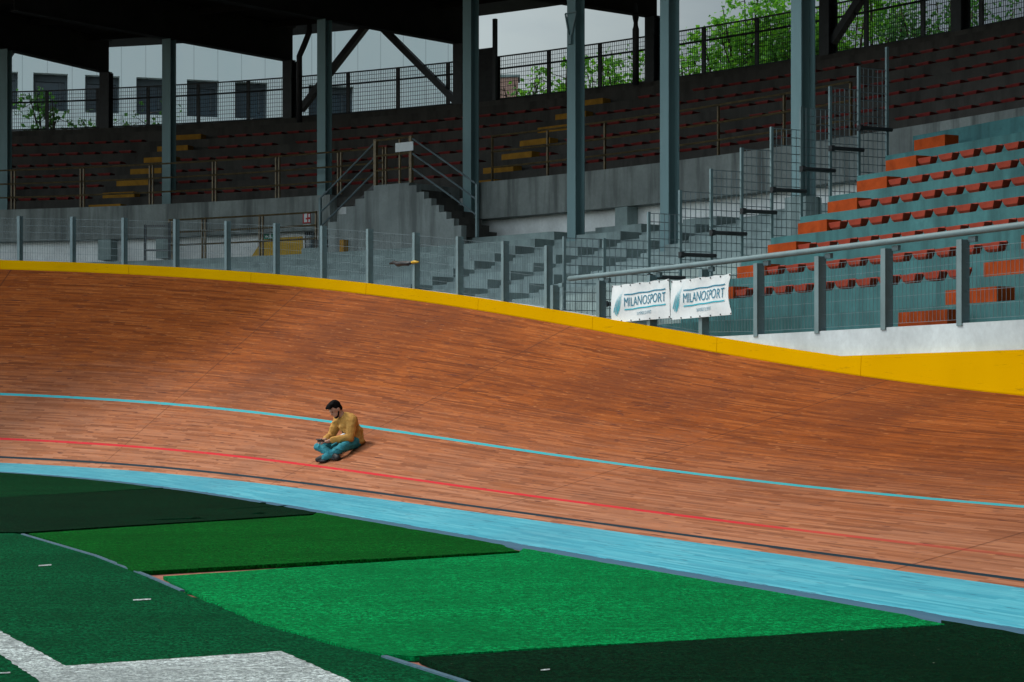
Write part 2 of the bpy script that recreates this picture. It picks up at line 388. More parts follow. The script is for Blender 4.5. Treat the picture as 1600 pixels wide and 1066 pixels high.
# rucks in the darkest strip
for (pa, pb, r) in ((G(210, 816), G(340, 812), .03), (G(290, 815), G(318, 811), .04), (G(390, 806), G(420, 804), .04), (G(300, 802), G(470, 790), .02), (G(400, 790), G(416, 787), .03)):
    b = MB(); n = 8; b.tube([pa + (pb - pa) * i / n + Vector((0, 0, .008)) for i in range(n + 1)], [r * .55 * math.sin(math.pi * (i + .02) / (n + .04)) + .003 for i in range(n + 1)], 8)
    b.build('fold', 'turf_deep', deep, origin=(0, 0, 0), smooth=True)
# white field line (a broad corner) and small dashes
def flat(poly, z, mat, name, label, cat, amp=.01):
    b = MB(); q = ragged(poly, .05, amp, 0); b.add([Vector((p.x, p.y, z)) for p in q], [tuple(range(len(q)))]); o = b.build(name, mat); 
    tag(o, None, None, kind='structure'); return o
p1, p2, p3, p4 = G(0, 988), G(103, 1043), G(440, 1020), G(545, 1066)
d4 = (p4 - p3); p5 = p4 + d4 * 2.0; d1 = (p1 - p2); p0 = p1 + d1 * 6
q1, q2 = G(0, 1025), G(60, 1066); q3 = q2 + (q2 - q1) * .8; q0 = q1 + (q1 - q2) * 6
flat([p0, p1, p2, p3, p4, p5, q3 + (p5 - p4) * .9, q3, q2, q1, q0], .0085, 'turf_white', 'field_line', '', '', .007)
for (x, y, w) in ((70, 884, 10), (222, 938, 14), (852, 1052.5, 7), (4, 1053.5, 12)):
    a, c = G(x - w, y + .8), G(x + w, y - .8)
    z = .021 if x == 852 else .0085
    flat([a, c, G(x + w, y + 1.2), G(x - w, y + 2.6)], z, 'turf_white', 'field_dash', '', '', .004)
# kerb strip along the seam
b = MB()
run = [(seam[i], seam[i + 1]) for i in range(len(seam) - 1)]
for i, (a, c) in enumerate(run):
    if i in (1, 2, 3, 7, 8): b.bar(a + Vector((0, 0, .006)), c + Vector((0, 0, .006)), .03, .014)
tag(b.build('kerb_strip', 'gutter_blue'), None, None, kind='structure')

def deck(name, mat, v0, v1, nv, s0, s1, ds, skirt=False):
    sl = np.arange(s0, s1 + 1e-6, ds); vl = np.linspace(v0, v1, nv + 1); vs = []; fs = []; uvs = []
    for s in sl:
        for v in vl: vs.append(track_pt(s, v)); uvs.append((s, v))
        if skirt:
            p = track_pt(s, v0).copy(); p.z = -.05; vs.append(p); uvs.append((s, v0 - .05))
    m = nv + 1 + (1 if skirt else 0)
    for i in range(len(sl) - 1):
        for k in range(nv): fs.append((i * m + k, (i + 1) * m + k, (i + 1) * m + k + 1, i * m + k + 1))
        if skirt: fs.append((i * m + nv + 1, (i + 1) * m + nv + 1, (i + 1) * m, i * m))
    me = bpy.data.meshes.new(name); me.from_pydata([tuple(p) for p in vs], [], fs); me.materials.append(M[mat])
    ul = me.uv_layers.new(name='UVMap')
    li = np.empty(len(me.loops), dtype=np.int32); me.loops.foreach_get('vertex_index', li)
    ul.data.foreach_set('uv', np.array(uvs, dtype=np.float32)[li].ravel())
    bm = bmesh.new(); bm.from_mesh(me); bmesh.ops.recalc_face_normals(bm, faces=bm.faces)
    if sum(f.normal.z for f in bm.faces) < 0: bmesh.ops.reverse_faces(bm, faces=bm.faces)
    for f in bm.faces: f.smooth = True
    bm.to_mesh(me); bm.free()
    o = bpy.data.objects.new(name, me); COL.objects.link(o); o['kind'] = 'structure'; return o
deck('track', 'deck_wood', 0, WT + .02, 24, -15.5, 46, .25)
deck('blue_band', 'deck_blue', -WB, 0, 5, -15.5, 46, .25, True)

# ------------------------------------------------------------------ yellow board, white wall
HB = .19; ZKNEE = 1.78; ZWALL = 2.10
def board_top(s): return max(zcrest(s) + HB, ZKNEE)
def fence_base(s): return max(board_top(s), ZWALL)
yb = thing('track_board', P(20, 0, 0), 'long yellow board running along the top edge of the wooden track', 'board')
q = -15.0
while q < 46:
    b = MB(); b.sweep(lambda s: [(-.012, zcrest(s) + .012), (.0, board_top(s)), (.07, board_top(s)), (.07, zcrest(s) - .25)], q + .004, min(46, q + 3.1) - .004, .25); b.build('plank', 'yellow_board', yb); q += 3.1
b = MB(); b.sweep(lambda s: [(.075, 0), (.075, max(fence_base(s) - .012, .5)), (.26, max(fence_base(s) - .012, .5)), (.26, 0)], -15, 46, .25)
tag(b.build('track_wall', 'white_wall'), 'low speckled white wall above the yellow board at right', 'wall')

# ------------------------------------------------------------------ grandstand
stand = thing('grandstand', P(22, 5, 0), 'covered concrete grandstand curving behind the track, with steel columns and dark roof', 'grandstand')
RT, RR = .58, .19; DTOP, ZTOP = 9.5, 5.0; NR = 14
SR_END = 16.05; SL_END = 46
SGL, SGR = 30.95, s_at(748, 10.0)
# lower terrace (centre and left): low wide steps, with notched stairways
b = MB()
def terrace_profile(setback, low=0):
    pr = [(DTOP - RT * NR + setback, 0)]
    for j in range(NR, low, -1):
        d = DTOP - RT * j + setback; z0 = ZTOP - RR * j; z1 = z0 + RR
        pr += [(d, z0 if j < NR else 0), (d, z1)] if j < NR else [(d, z1)]
    return pr + [(10.9, ZTOP - RR * low), (10.9, 0)]
blocks = []
ends = [s_at(1119, 8.92), s_at(1002, 8.92), s_at(865, 8.92)]       # right-hand ends of the seating blocks, beside each stairway
s = 17.2
for i, e_ in enumerate(ends):
    w0 = step_s(e_, 6, -1.0)
    if w0 > s: b.sweep(terrace_profile(0), s, w0, .5)
    b.sweep(terrace_profile(RT), max(s, w0), e_, .5); s = e_
b.sweep(terrace_profile(0), s, SGL, .5); b.sweep(terrace_profile(0, 1), SGL, SL_END, .5)
b.build('lower_terrace', 'concrete', stand)
# seating terrace at right
RR2, RT2, D0, Z0 = .335, .52, 2.0, 3.03
b = MB(); pr = [(.75, 0)]
for k in range(-2, 8):
    d = D0 + RT2 * k; z = Z0 + RR2 * k
    pr += [(d, z - RR2 if k > -2 else 1.55), (d, z)]
pr[0] = (D0 - 2 * RT2 - .001, 0); pr[1] = (D0 - 2 * RT2, 1.55)
pr = [pr[0]] + pr[2:]
pr += [(10.27, Z0 + RR2 * 7), (10.27, 0)]
b.sweep(pr, -12, SR_END, .5)
b.build('seating_terrace', 'concrete_pale', stand)
# aisle between seating terrace and divider fence
b = MB(); pr = [(1.2, 0)]
for k in range(-2, 14):
    d = D0 + RT2 * k * .93 + .35; z = min(Z0 + RR2 * k * .5 - .3, ZTOP)
    pr += [(d, max(pr[-1][1], .0) if len(pr) > 1 else 0), (d, z)]
pr = [(1.21, 0)] + pr[2:] + [(10.9, pr[-1][1]), (10.9, 0)]
b.sweep(pr, SR_END + .02, 17.2 - .02, .5); b.build('aisle_steps', 'concrete', stand)
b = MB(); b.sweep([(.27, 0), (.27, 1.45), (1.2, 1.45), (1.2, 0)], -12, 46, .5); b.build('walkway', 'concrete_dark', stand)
# gallery: fascia beam, slab, white wall below
b = MB()
b.sweep([(10.0, 5.55), (10.0, 6.42), (10.28, 6.42), (10.28, 5.55)], SGL, SL_END, .5)
b.sweep([(10.0, 5.55), (10.0, 6.42), (10.28, 6.42), (10.28, 5.55)], SR_END + .03, SGR, .5)
b.build('gallery_fascia', 'concrete_beam', stand)
b = MB(); b.sweep([(10.28, 5.2), (10.28, 6.36), (10.85, 6.36), (10.85, 5.2)], -6, SR_END + .02, .5); b.build('gallery_wall', 'concrete_dark', stand)  # right end of the gallery beam, its shade put into a darker concrete
b = MB(); b.sweep([(10.285, 6.14), (10.285, 6.36), (11.2, 6.36), (11.2, 6.14)], SR_END + .03, SL_END, .5)
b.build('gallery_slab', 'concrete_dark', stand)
b = MB(); b.sweep([(10.34, 4.7), (10.34, 6.13), (10.6, 6.13), (10.6, 4.7)], SR_END + .03, SL_END, .5)
b.build('back_wall', 'white_plaster', stand)
for px in (985, 172, 262):                                    # piers under the fascia
    s = s_at(px, 10.3); n, t_ = nrm(s), tng(s)
    b = MB(); b.frame(P(s, 10.18, (5.0 + 5.545) / 2), t_ * .2, n * .16, Vector((0, 0, .272))); b.build('pier', 'concrete', stand)
# upper terrace
NU, TU, RU, DU, ZU = 7, .6, .385, 10.9, 6.36
b = MB(); pr = [(DU + .31, 5.2)]
pr = [(DU, 6.0)]
for j in range(NU):
    pr += [(DU + TU * j, ZU + RU * j), (DU + TU * j, ZU + RU * (j + 1))]
pr += [(DU + TU * NU, ZU + RU * NU), (DU + TU * NU, 9.3), (15.45, 9.3), (15.45, 6.0)]
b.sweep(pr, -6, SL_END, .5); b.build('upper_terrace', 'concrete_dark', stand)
# coloured step blocks
def step_block(s, d, z, mat, L=.75, h=.17, dep=.25):
    n, t_ = nrm(s), tng(s); b = MB(); b.frame(P(s, d, z + h / 2), t_ * L / 2, n * dep / 2, Vector((0, 0, h / 2)))
    o = b.build('step_block', mat, stand); return o
ORANGE_S = 15.17; ORANGE2_S = 9.1
for k in range(-1, 7):
    step_block(ORANGE_S, D0 + RT2 * k + .17, Z0 + RR2 * k + .002, 'step_orange', .76)
for k in range(-2, 6):
    step_block(ORANGE2_S - .02 * k, D0 + RT2 * k + .17, Z0 + RR2 * k + .002, 'step_orange', .95)
step_block(s_at(1456, .7), .7, 1.452, 'step_orange', .95, .83)
YS = [s_at(182, 11.1), s_at(776, 11.1)]
for j in range(NU):
    for s in YS: step_block(s - .03 * j, DU + TU * j - .26 if j == 0 else DU + TU * j - .27, ZU + RU * j + .002, 'step_yellow', 1.0, .17, .3)
# columns
def ibeam(s, d, z0, z1, w, name, mat='column_paint', ang=0):
    n, t_ = nrm(s), tng(s)
    if ang: rot = Matrix.Rotation(ang, 3, 'Z'); n, t_ = rot @ n, rot @ t_
    b = MB(); c = P(s, d, 0); U = Vector((0, 0, 1)); h = (z1 - z0) / 2; m = (z0 + z1) / 2; tf = .022
    for sg in (-1, 1): b.frame(c + n * sg * (w / 2 - tf / 2) + U * m, t_ * w / 2, n * tf / 2, U * h)
    b.frame(c + U * m, t_ * .011, n * (w / 2 - tf - .0005), U * h)
    return b.build(name, mat, stand)
ZRAF = 10.95; ZROOF = 11.95
FRAMES = [(7, 165, None), (262, 452, 11.0), (505, 720, 10.55), (733, 1021, 9.75), (897, 1293, 8.45), (1045, 1500, 7.3), (1253, None, 6.4)]
COLS = []
for i, (pf, pr_, d) in enumerate(FRAMES):
    if d is None: d = 11.0
    s = s_at(pf + 2, d); COLS.append((s, d))
    z0 = [6.36, 6.36, 6.36, ZTOP, 4.5, 4.15, 4.75][i]
    ibeam(s, d, z0, ZRAF, .30 if i == 6 else .27, 'column')
s6, d6 = COLS[6]
b = MB(); b.tube([P(s6, d6, 3.6), P(s6, d6, 4.78)], .32, 8); b.build('column_plinth', 'concrete', stand)
ibeam(5.0, 3.0, 3.0, ZRAF, .3, 'column')
DR = 15.25
RS = [s_at(p, DR) for p in (165, 452, 720, 1021, 1293)]
for s in RS: ibeam(s, DR, 9.3, ZRAF, .30, 'rear_column', 'dark_steel')
ibeam(s_at(1500, DR), DR, 9.3, ZRAF, .30, 'rear_column', 'dark_steel')
ends = RS + [s_at(1500, DR)]
for i, s in enumerate(ends):
    b = MB(); f = COLS[i]; a, c = P(s, DR + .14, 0), P(f[0], f[1], 0); dirv = (c - a).normalized(); c = c + dirv * 5
    zc = (ZRAF + ZROOF) / 2; U = Vector((0, 0, zc))
    b.bar(a + U, c + U, .03, ZROOF - ZRAF - .07); b.bar(a + Vector((0, 0, ZRAF + .015)), c + Vector((0, 0, ZRAF + .015)), .28, .03); b.bar(a + Vector((0, 0, ZROOF - .02)), c + Vector((0, 0, ZROOF - .02)), .28, .03)
    b.build('rafter', 'roof_dark', stand)
def roof_front(s): return 1.6 - 5.5 * float(sm((s - 23) / 9)) - 8.0 * float(sm((13 - s) / 10))  # unseen roof edge, pushed out at both ends to shade stand and track
b = MB(); b.sweep(lambda s: [(roof_front(s), ZROOF + .02), (roof_front(s), ZROOF + .3), (16.6, ZROOF + .3), (16.6, ZROOF + .02)], -12, SL_END, .5)
b.build('roof', 'roof_dark', stand)
b = MB(); b.sweep(lambda s: [(roof_front(s) - .14, ZROOF + .3), (roof_front(s) - .02, ZROOF + .3), (roof_front(s) - .02, ZROOF - 4.1 * float(sm((17 - s) / 3.5))), (roof_front(s) - .14, ZROOF - 4.1 * float(sm((17 - s) / 3.5)))], -12, 16.9, .5); b.build('added_shade_fascia', 'roof_dark', stand)  # added deep drop below the roof edge, out of view, shading the right stand
for d in (3, 6, 9, 12, 14.5):
    b = MB(); b.sweep([(d, ZROOF - .16), (d, ZROOF + .015), (d + .09, ZROOF + .015), (d + .09, ZROOF - .16)], -10, SL_END, 1); b.build('purlin', 'roof_dark', stand)
# braces between the rear columns
def rear(px, py, d=DR + .05):
    s = s_at(px, d); Y = P(s, d, 0).y; return P(s, d, EYE - (py - HOR) / FPX * Y)
for a, c in (((577, 34), (470, 172)), ((588, 34), (716, 162)), ((1352, -14), (1300, 66)), ((30, 62), (-60, 190))):
    b = MB(); b.bar(rear(*a), rear(*c), .2, .17); b.build('brace', 'dark_steel', stand)
for xa, xb, yt in ((484, 469, 50), (992, 993, 8)):
    b = MB(); b.tube([rear(xa, yt - 18, 14.7), rear(xa, yt, 14.7), rear((xa + xb) / 2, yt + 20, 14.7), rear(xb, yt + 38, 14.7), rear(xb, yt + 75, 14.7), rear(xb, 192 if xb < 800 else 133, 14.7)], .085, 10); b.build('downpipe', 'rubber_pipe', stand, smooth=True)
sa, sb_ = s_at(742, DR), s_at(776, DR); b = MB(); b.sweep([(DR - .05, 9.31), (DR - .05, 10.75), (DR + .05, 10.75), (DR + .05, 9.31)], sb_, sa, .5); b.build('wall_panel', 'dark_panel', stand)
b = MB(); s = s_at(778, DR); b.frame(P(s, DR - .12, 10.4), tng(s) * .05, nrm(s) * .05, Vector((0, 0, 1.09))); b.build('stanchion', 'dark_steel', stand)
# lamp bracket on a column
s, d = COLS[4]; b = MB()
for dx in (-.16, .2): b.bar(P(s, d - .16, 9.6) + tng(s) * dx, P(s, d - .16, 9.05) + tng(s) * dx * .15, .03, .03)
b.bar(P(s, d - .16, 9.6) - tng(s) * .16, P(s, d - .16, 9.6) + tng(s) * .2, .03, .03); b.frame(P(s, d - .17, 9.02), tng(s) * .06, nrm(s) * .03, Vector((0, 0, .1))); b.build('bracket', 'grey_steel', stand)

# door, mural and signs on the white wall below the gallery
def on_wall(px0, px1, z0, z1, d, mat, name, parent=None, dep=.02):
    s0, s1 = s_at(px1, d), s_at(px0, d); b = MB(); b.sweep([(d, z0), (d, z1), (d + dep, z1), (d + dep, z0)], s0, s1, .3); return b.build(name, mat, parent)
s0, s1, s2 = s_at(474, 10.33), s_at(412, 10.33), s_at(385, 10.33)
b = MB(); q = [(s0, 4.82), (s0, 5.44), (s1, 5.44), (s2, 4.82)]
b.add([P(s_, 10.325, z) for s_, z in q] + [P(s_, 10.338, z) for s_, z in q], [(0, 1, 2, 3), (4, 7, 6, 5), (0, 4, 5, 1), (1, 5, 6, 2), (2, 6, 7, 3), (3, 7, 4, 0)])
b.build('painted_patch', 'mural_yellow', stand)
dr = on_wall(475, 489, 4.82, 5.54, 10.29, 'dark_panel', 'door', stand, .045)
on_wall(478, 486, 4.95, 5.46, 10.275, 'glass_dark', 'door_pane', dr, .012)
on_wall(479, 485, 5.02, 5.09, 10.265, 'sign_white', 'notice', dr, .008)
# exit sign
z0, z1 = 5.40, 5.54
e = thing('exit_sign', P(s_at(420, 10.2), 10.2, z0), 'small green exit sign with white running figure and arrow under the gallery beam', 'sign')
on_wall(412.5, 427.5, z0, z1, 10.2, 'sign_green', 'sign_plate', e, .02)
b = MB(); sx_ = lambda px: s_at(px, 10.42)
def wq(pts, d=10.194): b.add([P(s_at(px, d), d, z) for px, z in pts], [tuple(range(len(pts)))])
zz = lambda f: z0 + (z1 - z0) * f
wq([(413.5, zz(.45)), (415.5, zz(.75)), (415.5, zz(.55)), (418, zz(.55)), (418, zz(.35)), (415.5, zz(.35)), (415.5, zz(.15))])
wq([(421, zz(.78)), (422.6, zz(.78)), (422.6, zz(.92)), (421, zz(.92))]); wq([(420, zz(.4)), (422.5, zz(.4)), (423.2, zz(.74)), (421, zz(.74))])
wq([(419, zz(.1)), (420, zz(.1)), (421.6, zz(.4)), (420.3, zz(.4))]); wq([(424, zz(.14)), (425, zz(.2)), (422.4, zz(.42)), (421.8, zz(.38))]); wq([(418.6, zz(.6)), (419.2, zz(.52)), (421.4, zz(.68)), (421.2, zz(.74))])
b.build('sign_symbol', 'sign_white', e)
# red and white fire sign on the fascia
e = thing('fire_sign', P(s_at(480, 9.98), 9.98, 5.72), 'red and white fire equipment sign on the grey gallery beam', 'sign')
on_wall(473.5, 485.5, 5.73, 6.0, 9.975, 'sign_red', 'sign_plate', e, .02)
b = MB()
def wq2(x0, x1, f0, f1): b.sweep([(9.968, 5.73 + .27 * f0), (9.968, 5.73 + .27 * f1), (9.973, 5.73 + .27 * f1), (9.973, 5.73 + .27 * f0)], s_at(x1, 9.97), s_at(x0, 9.97), .5)
wq2(475, 477, .1, .9); wq2(478, 480.5, .5, .9); wq2(481.5, 484, .1, .35); wq2(478.2, 479.4, .1, .35); wq2(482, 484, .55, .85)
b.build('sign_symbol', 'sign_white', e)
on_wall(473.5, 485.5, 5.665, 5.70, 9.975, 'sign_white', 'caption_plate', e, .02)

# ------------------------------------------------------------------ central staircase
st = thing('staircase', P(29.2, 9.0, ZTOP), 'double concrete staircase rising from both sides to the gallery landing', 'staircase')
sLa, sLb = s_at(660, 9.0), s_at(604, 9.0)
DF, DB = 8.55, 9.7
NS = 8; RISE = (6.36 - ZTOP) / NS
b = MB(); b.sweep([(DF, ZTOP), (DF, 6.36), (10.28, 6.36), (10.28, ZTOP)], sLa, sLb, .3); b.build('landing', 'concrete_wall', st)
sr_ = s_at(742, 9.0); sl_ = s_at(503, 9.0)
b = MB(); b2 = MB()
for k in range(NS - 1):
    z = 6.36 - RISE * (k + 1)
    a = sLa + (sr_ - sLa) * k / (NS - 1); c = sLa + (sr_ - sLa) * (k + 1) / (NS - 1)
    b.sweep([(DF + .16, ZTOP), (DF + .16, z), (DB, z), (DB, ZTOP)], c, a, .3)
    b2.sweep([(DF - .01, ZTOP - .188), (DF - .01, z + RISE * .55), (DF + .155, z + RISE * .55), (DF + .155, ZTOP - .188)], c, a, .3)
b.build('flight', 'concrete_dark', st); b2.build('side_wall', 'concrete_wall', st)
b = MB(); b2 = MB()
for k in range(NS - 1):
    z = 6.36 - RISE * (k + 1)
    a = sLb + (sl_ - sLb) * k / (NS - 1); c = sLb + (sl_ - sLb) * (k + 1) / (NS - 1)
    b.sweep([(DF + .16, ZTOP), (DF + .16, z), (DB, z), (DB, ZTOP)], a, c, .3)
    if k < 5: b2.sweep([(DF - .01, ZTOP - .188), (DF - .01, z + RISE * .3), (DF + .155, z + RISE * .3), (DF + .155, ZTOP - .188)], a, c, .3)
b2.sweep([(DF - .01, ZTOP - .188), (DF - .01, 6.32), (DF - .002, 6.32), (DF - .002, ZTOP - .188)], sLa + .001, sLb - .001, .3)
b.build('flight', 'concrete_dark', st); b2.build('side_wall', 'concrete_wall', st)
c1, c2 = s_at(534, 8.3), s_at(528, 8.3); b = MB(); b.sweep([(8.36, ZTOP - RR + .004), (8.36, ZTOP + .10), (8.53, ZTOP + .10), (8.53, ZTOP - RR + .004)], c1, c2, .3); b.build('kick_step', 'step_yellow', st)

# ------------------------------------------------------------------ railings
def rail_run(b, pts, r=.022):
    for a, c in zip(pts[:-1], pts[1:]): b.tube([a, c], r, 6)
def railing(name, label, stations, d, zb, hs, mat, double=True, h=1.08, sub=6):
    root = thing(name, P(stations[0], d, zb), label, 'railing')
    for s in stations:
        b = MB()
        for off in ((-.05, .05) if double else (0,)): b.frame(P(s, d, zb + h / 2) + tng(s) * off, tng(s) * .02, nrm(s) * .025, Vector((0, 0, h / 2)))
        b.build('post', mat, root)
    for q in hs:
        b = MB(); n = max(2, int(abs(stations[-1] - stations[0]) / .4))
        b.tube([P(stations[0] + (stations[-1] - stations[0]) * i / n, d - .035, zb + q) for i in range(n + 1)], .024, 6); b.build('rail', mat, root)
    return root
railing('gallery_railing', 'brown three-bar railing along the gallery edge left of the staircase', [s_at(p, 10.1) for p in (600, 530, 433, 334, 236, 128, 20, -80)], 10.1, 6.42, (.33, .70, 1.07), 'rail_brown')
railing('gallery_railing', 'brown three-bar railing along the gallery edge right of the staircase', [s_at(p, 10.1) for p in (1330, 1225, 1123, 1034, 946, 855, 769)], 10.1, 6.42, (.33, .70, 1.07), 'rail_brown', False)
railing('walkway_railing', 'three-bar railing beside the yellow painted patch and door, below the gallery', [s_at(p, 9.2) for p in (496, 408, 318, 266)], 9.2, ZTOP - RR, (.44, .77, 1.09), 'rail_brown', True, 1.12)
gt = thing('walkway_gate', P(s_at(245, 9.0), 9.0, ZTOP), 'open dark gate frame standing in the walkway beside the three-bar railing', 'gate')
a, c = P(s_at(226, 9.2), 9.2, ZTOP - RR), P(s_at(264, 8.95), 8.95, ZTOP - RR); U = Vector((0, 0, 1))
b = MB(); b.bar(a, a + U * 1.0, .06, .06); b.bar(c, c + U * 1.0, .06, .06); b.build('gate_frame', 'dark_steel', gt)
for z in (.34, .66, .97):
    b = MB(); b.bar(a + U * z, c + U * (z - .05), .035, .045); b.build('rail', 'dark_steel', gt)
# stair rails
for nm, (sA_, sB_), lab, zb0 in (('stair_railing', (sLb, s_at(500, 8.6)), 'steel stair railing of the left flight, rising to the landing', ZTOP), ('stair_railing', (sLa, s_at(745, 8.6)), 'steel stair railing of the right flight, ending in a grey post', ZTOP)):
    root = thing(nm, P(sA_, 8.6, 6.36), lab, 'railing'); d = 8.62
    for q in (.35, .7, 1.05):
        b = MB(); b.tube([P(sA_ + (sB_ - sA_) * i / 4, d, 6.36 + q + (zb0 - 6.36 + .12) * i / 4) for i in range(5)], .022, 6); b.build('rail', 'galvanised', root)
    b = MB(); b.frame(P(sA_, d, 6.36 + .55), tng(sA_) * .04, nrm(sA_) * .04, Vector((0, 0, .55))); b.build('post', 'rail_brown', root)
    b = MB(); b.frame(P(sB_, d, zb0 + .57), tng(sB_) * .03, nrm(sB_) * .03, Vector((0, 0, .6))); b.build('post', 'grey_steel', root)
    if sB_ > sA_:
        b = MB(); b.bar(P(sA_, d, 6.36 + .02), P(sB_, d, ZTOP + .02), .05, .10); b.build('stringer', 'dark_steel', root)
lr = thing('landing_railing', P(sLa, 8.6, 6.36), 'short brown railing across the stair landing, carrying a white plate', 'railing')
for q in (.35, .7, 1.07):
    b = MB(); b.tube([P(sLa, 8.6, 6.36 + q), P(sLb, 8.6, 6.36 + q)], .024, 6); b.build('rail', 'rail_brown', lr)
for s in (sLa + .32 * (sLb - sLa),):
    b = MB(); b.frame(P(s, 8.62, 6.36 + .53), tng(s) * .022, nrm(s) * .022, Vector((0, 0, .53))); b.build('post', 'rail_brown', lr)
b = MB(); b.sweep([(8.54, 7.1), (8.54, 7.31), (8.56, 7.31), (8.56, 7.1)], s_at(645, 8.55), s_at(619, 8.55), .5); tag(b.build('notice_plate', 'sign_white'), 'blank white plate hung on the landing railing', 'sign')

# ------------------------------------------------------------------ mesh fences
def grating(b, s0, s1, d, zb0, zb1, zt0, zt1, dx, dz, flat_d=.004, tv=.0026, th=.0036):
    dn = d
    L = (P(s0, d, 0) - P(s1, d, 0)).length; n = max(1, int(round(L / dx)))
    for i in range(n + 1):
        f = i / n; s = s0 + (s1 - s0) * f; zb, zt = zb0 + (zb1 - zb0) * f, zt0 + (zt1 - zt0) * f
        b.frame(P(s, d, (zb + zt) / 2), tng(s) * tv / 2, nrm(s) * flat_d / 2, Vector((0, 0, (zt - zb) / 2)))
    h = zt0 - zb0; m = max(1, int(round(h / dz)))
    for k in range(m + 1):
        f = k / m; b.bar(P(s0, d, zb0 + (zt0 - zb0) * f), P(s1, d, zb1 + (zt1 - zb1) * f), th, th)
# left part, posts level with their own height above the board
DFE = .13
def s_list(px, d): return [s_at(p, d) for p in px]
LP = s_list([-130, -50, 32, 115, 196, 277, 356, 433, 506, 579, 651, 719, 790, 858], DFE)
fl = thing('track_fence', P(LP[5], DFE, fence_base(LP[5])), 'grey post and mesh fence along the banked left part of the track top', 'fence')
HF = .94
for s in LP:
    b = MB(); zb = fence_base(s); b.frame(P(s, DFE, zb + HF / 2 - .02), tng(s) * .014, nrm(s) * .055, Vector((0, 0, HF / 2 + .02))); 
    b.frame(P(s, DFE - .058, zb + HF / 2 - .02), tng(s) * .04, nrm(s) * .005, Vector((0, 0, HF / 2 + .02))); b.build('post', 'grey_steel', fl)
for a, c in zip(LP[:-1], LP[1:]):
    b = MB(); grating(b, a, c, DFE, fence_base(a) + .03, fence_base(c) + .03, fence_base(a) + HF - .05, fence_base(c) + HF - .05, .07, .15); b.build('mesh_panel', 'galvanised', fl)
RP = s_list([868, 940, 1020, 1101, 1188, 1283, 1388, 1507], DFE) + [6.0, 4.7, 3.4, 2.1]
fr = thing('track_fence', P(RP[4], DFE, ZWALL), 'mesh fence with sloping-looking grey handrail in front of the orange seats', 'fence')
ZT = 2.98
for s in RP:
    b = MB(); zb = fence_base(s); b.frame(P(s, DFE, (zb + ZT) / 2 - .02), tng(s) * .016, nrm(s) * .06, Vector((0, 0, (ZT - zb) / 2 + .02)))
    b.frame(P(s, DFE - .063, (zb + ZT) / 2 - .02), tng(s) * .045, nrm(s) * .005, Vector((0, 0, (ZT - zb) / 2 + .02)))
    b.frame(P(s, DFE + .05, ZT + .0) + tng(s) * .09, tng(s) * .06, nrm(s) * .02, Vector((0, 0, .03))); b.build('post', 'grey_steel', fr)
for a, c in zip(RP[:-1], RP[1:]):
    b = MB(); grating(b, a, c, DFE, fence_base(a) + .03, fence_base(c) + .03, ZT - .1, ZT - .1, .07, .15); b.build('mesh_panel', 'galvanised', fr)
b = MB(); n = 40; b.tube([P(16.8 + (2 - 16.8) * i / n, DFE - .02, ZT + .075) for i in range(n + 1)], .038, 10); b.build('handrail', 'grey_steel', fr, smooth=True)
# divider fence stepping up between the two stands
dv = thing('divider_fence', P(17.1, .6, ZWALL), 'tall wire mesh fence stepping up the stand behind the hanging banners', 'fence')
SDV = 17.27
dpts = [(.32, 3.72), (1.0, 3.72), (1.78, 4.15)] + [(1.78 + .56 * k, 4.15 + .36 * k) for k in range(1, 9)]
dpt = [P(SDV, d, 0) for d, _ in dpts]
for k, (d, zt) in enumerate(dpts):
    zlow = 1.5 if k < 1 else max(1.5, ZTOP - RR * math.ceil((DTOP - d) / RT) - .02)
    b = MB(); b.frame(P(SDV, d, (zlow + zt) / 2), tng(SDV) * .022, nrm(SDV) * .022, Vector((0, 0, (zt - zlow) / 2))); b.build('post', 'grey_steel', dv)
for k in range(len(dpts) - 1):
    d0, d1 = dpts[k][0], dpts[k + 1][0]; zt = dpts[k][1] - .02 if k else dpts[0][1] - .02
    zlow = max(1.7, ZTOP - RR * math.ceil((DTOP - d1) / RT) + .06)
    b = MB(); n = max(2, int(round((d1 - d0) / .095)))
    for i in range(n + 1): d = d0 + (d1 - d0) * i / n; b.bar(P(SDV, d, zlow), P(SDV, d, zt), .011, .011)
    m = int((zt - zlow) / .125)
    for i in range(m + 1): z = zlow + (zt - zlow) * i / m; b.bar(P(SDV, d0, z), P(SDV, d1, z), .011, .011)
    b.build('mesh_panel', 'galvanised', dv)
    if k >= 2 or k == 1:
        zb = zt - .98; b = MB(); b.tube([P(SDV - .06, d0 - .04, zb), P(SDV - .06, d1 + .04, zb)], .032, 8); b.frame(P(SDV - .03, d0, zb), tng(SDV) * .045, nrm(SDV) * .03, Vector((0, 0, .045))); b.build('padded_bar', 'dark_panel', dv)
# fence along the very top
TP = [-3 + 0 * k for k in range(0)]
s = 3.0; DT_ = 15.32
while s < 45: TP.append(s); s = step_s(s, DT_, 1.45)
tf = thing('rim_fence', P(25, DT_, 9.3), 'dark mesh fence along the rim of the stand against sky and trees', 'fence')
HT = 1.2
for a, c in zip(TP[:-1], TP[1:]):
    b = MB(); grating(b, a, c, DT_, 9.34, 9.34, 9.3 + HT, 9.3 + HT, .06, .12, .010, .010, .010)
    for z in (9.36, 9.3 + HT * .73, 9.3 + HT): b.bar(P(a, DT_ - .01, z), P(c, DT_ - .01, z), .035, .035); b.build('mesh_panel', 'dark_steel', tf)
for s in TP:
    b = MB(); b.frame(P(s, DT_ + .02, 9.3 + HT / 2), tng(s) * .045, nrm(s) * .03, Vector((0, 0, HT / 2 + .02))); b.build('post', 'dark_steel', tf)

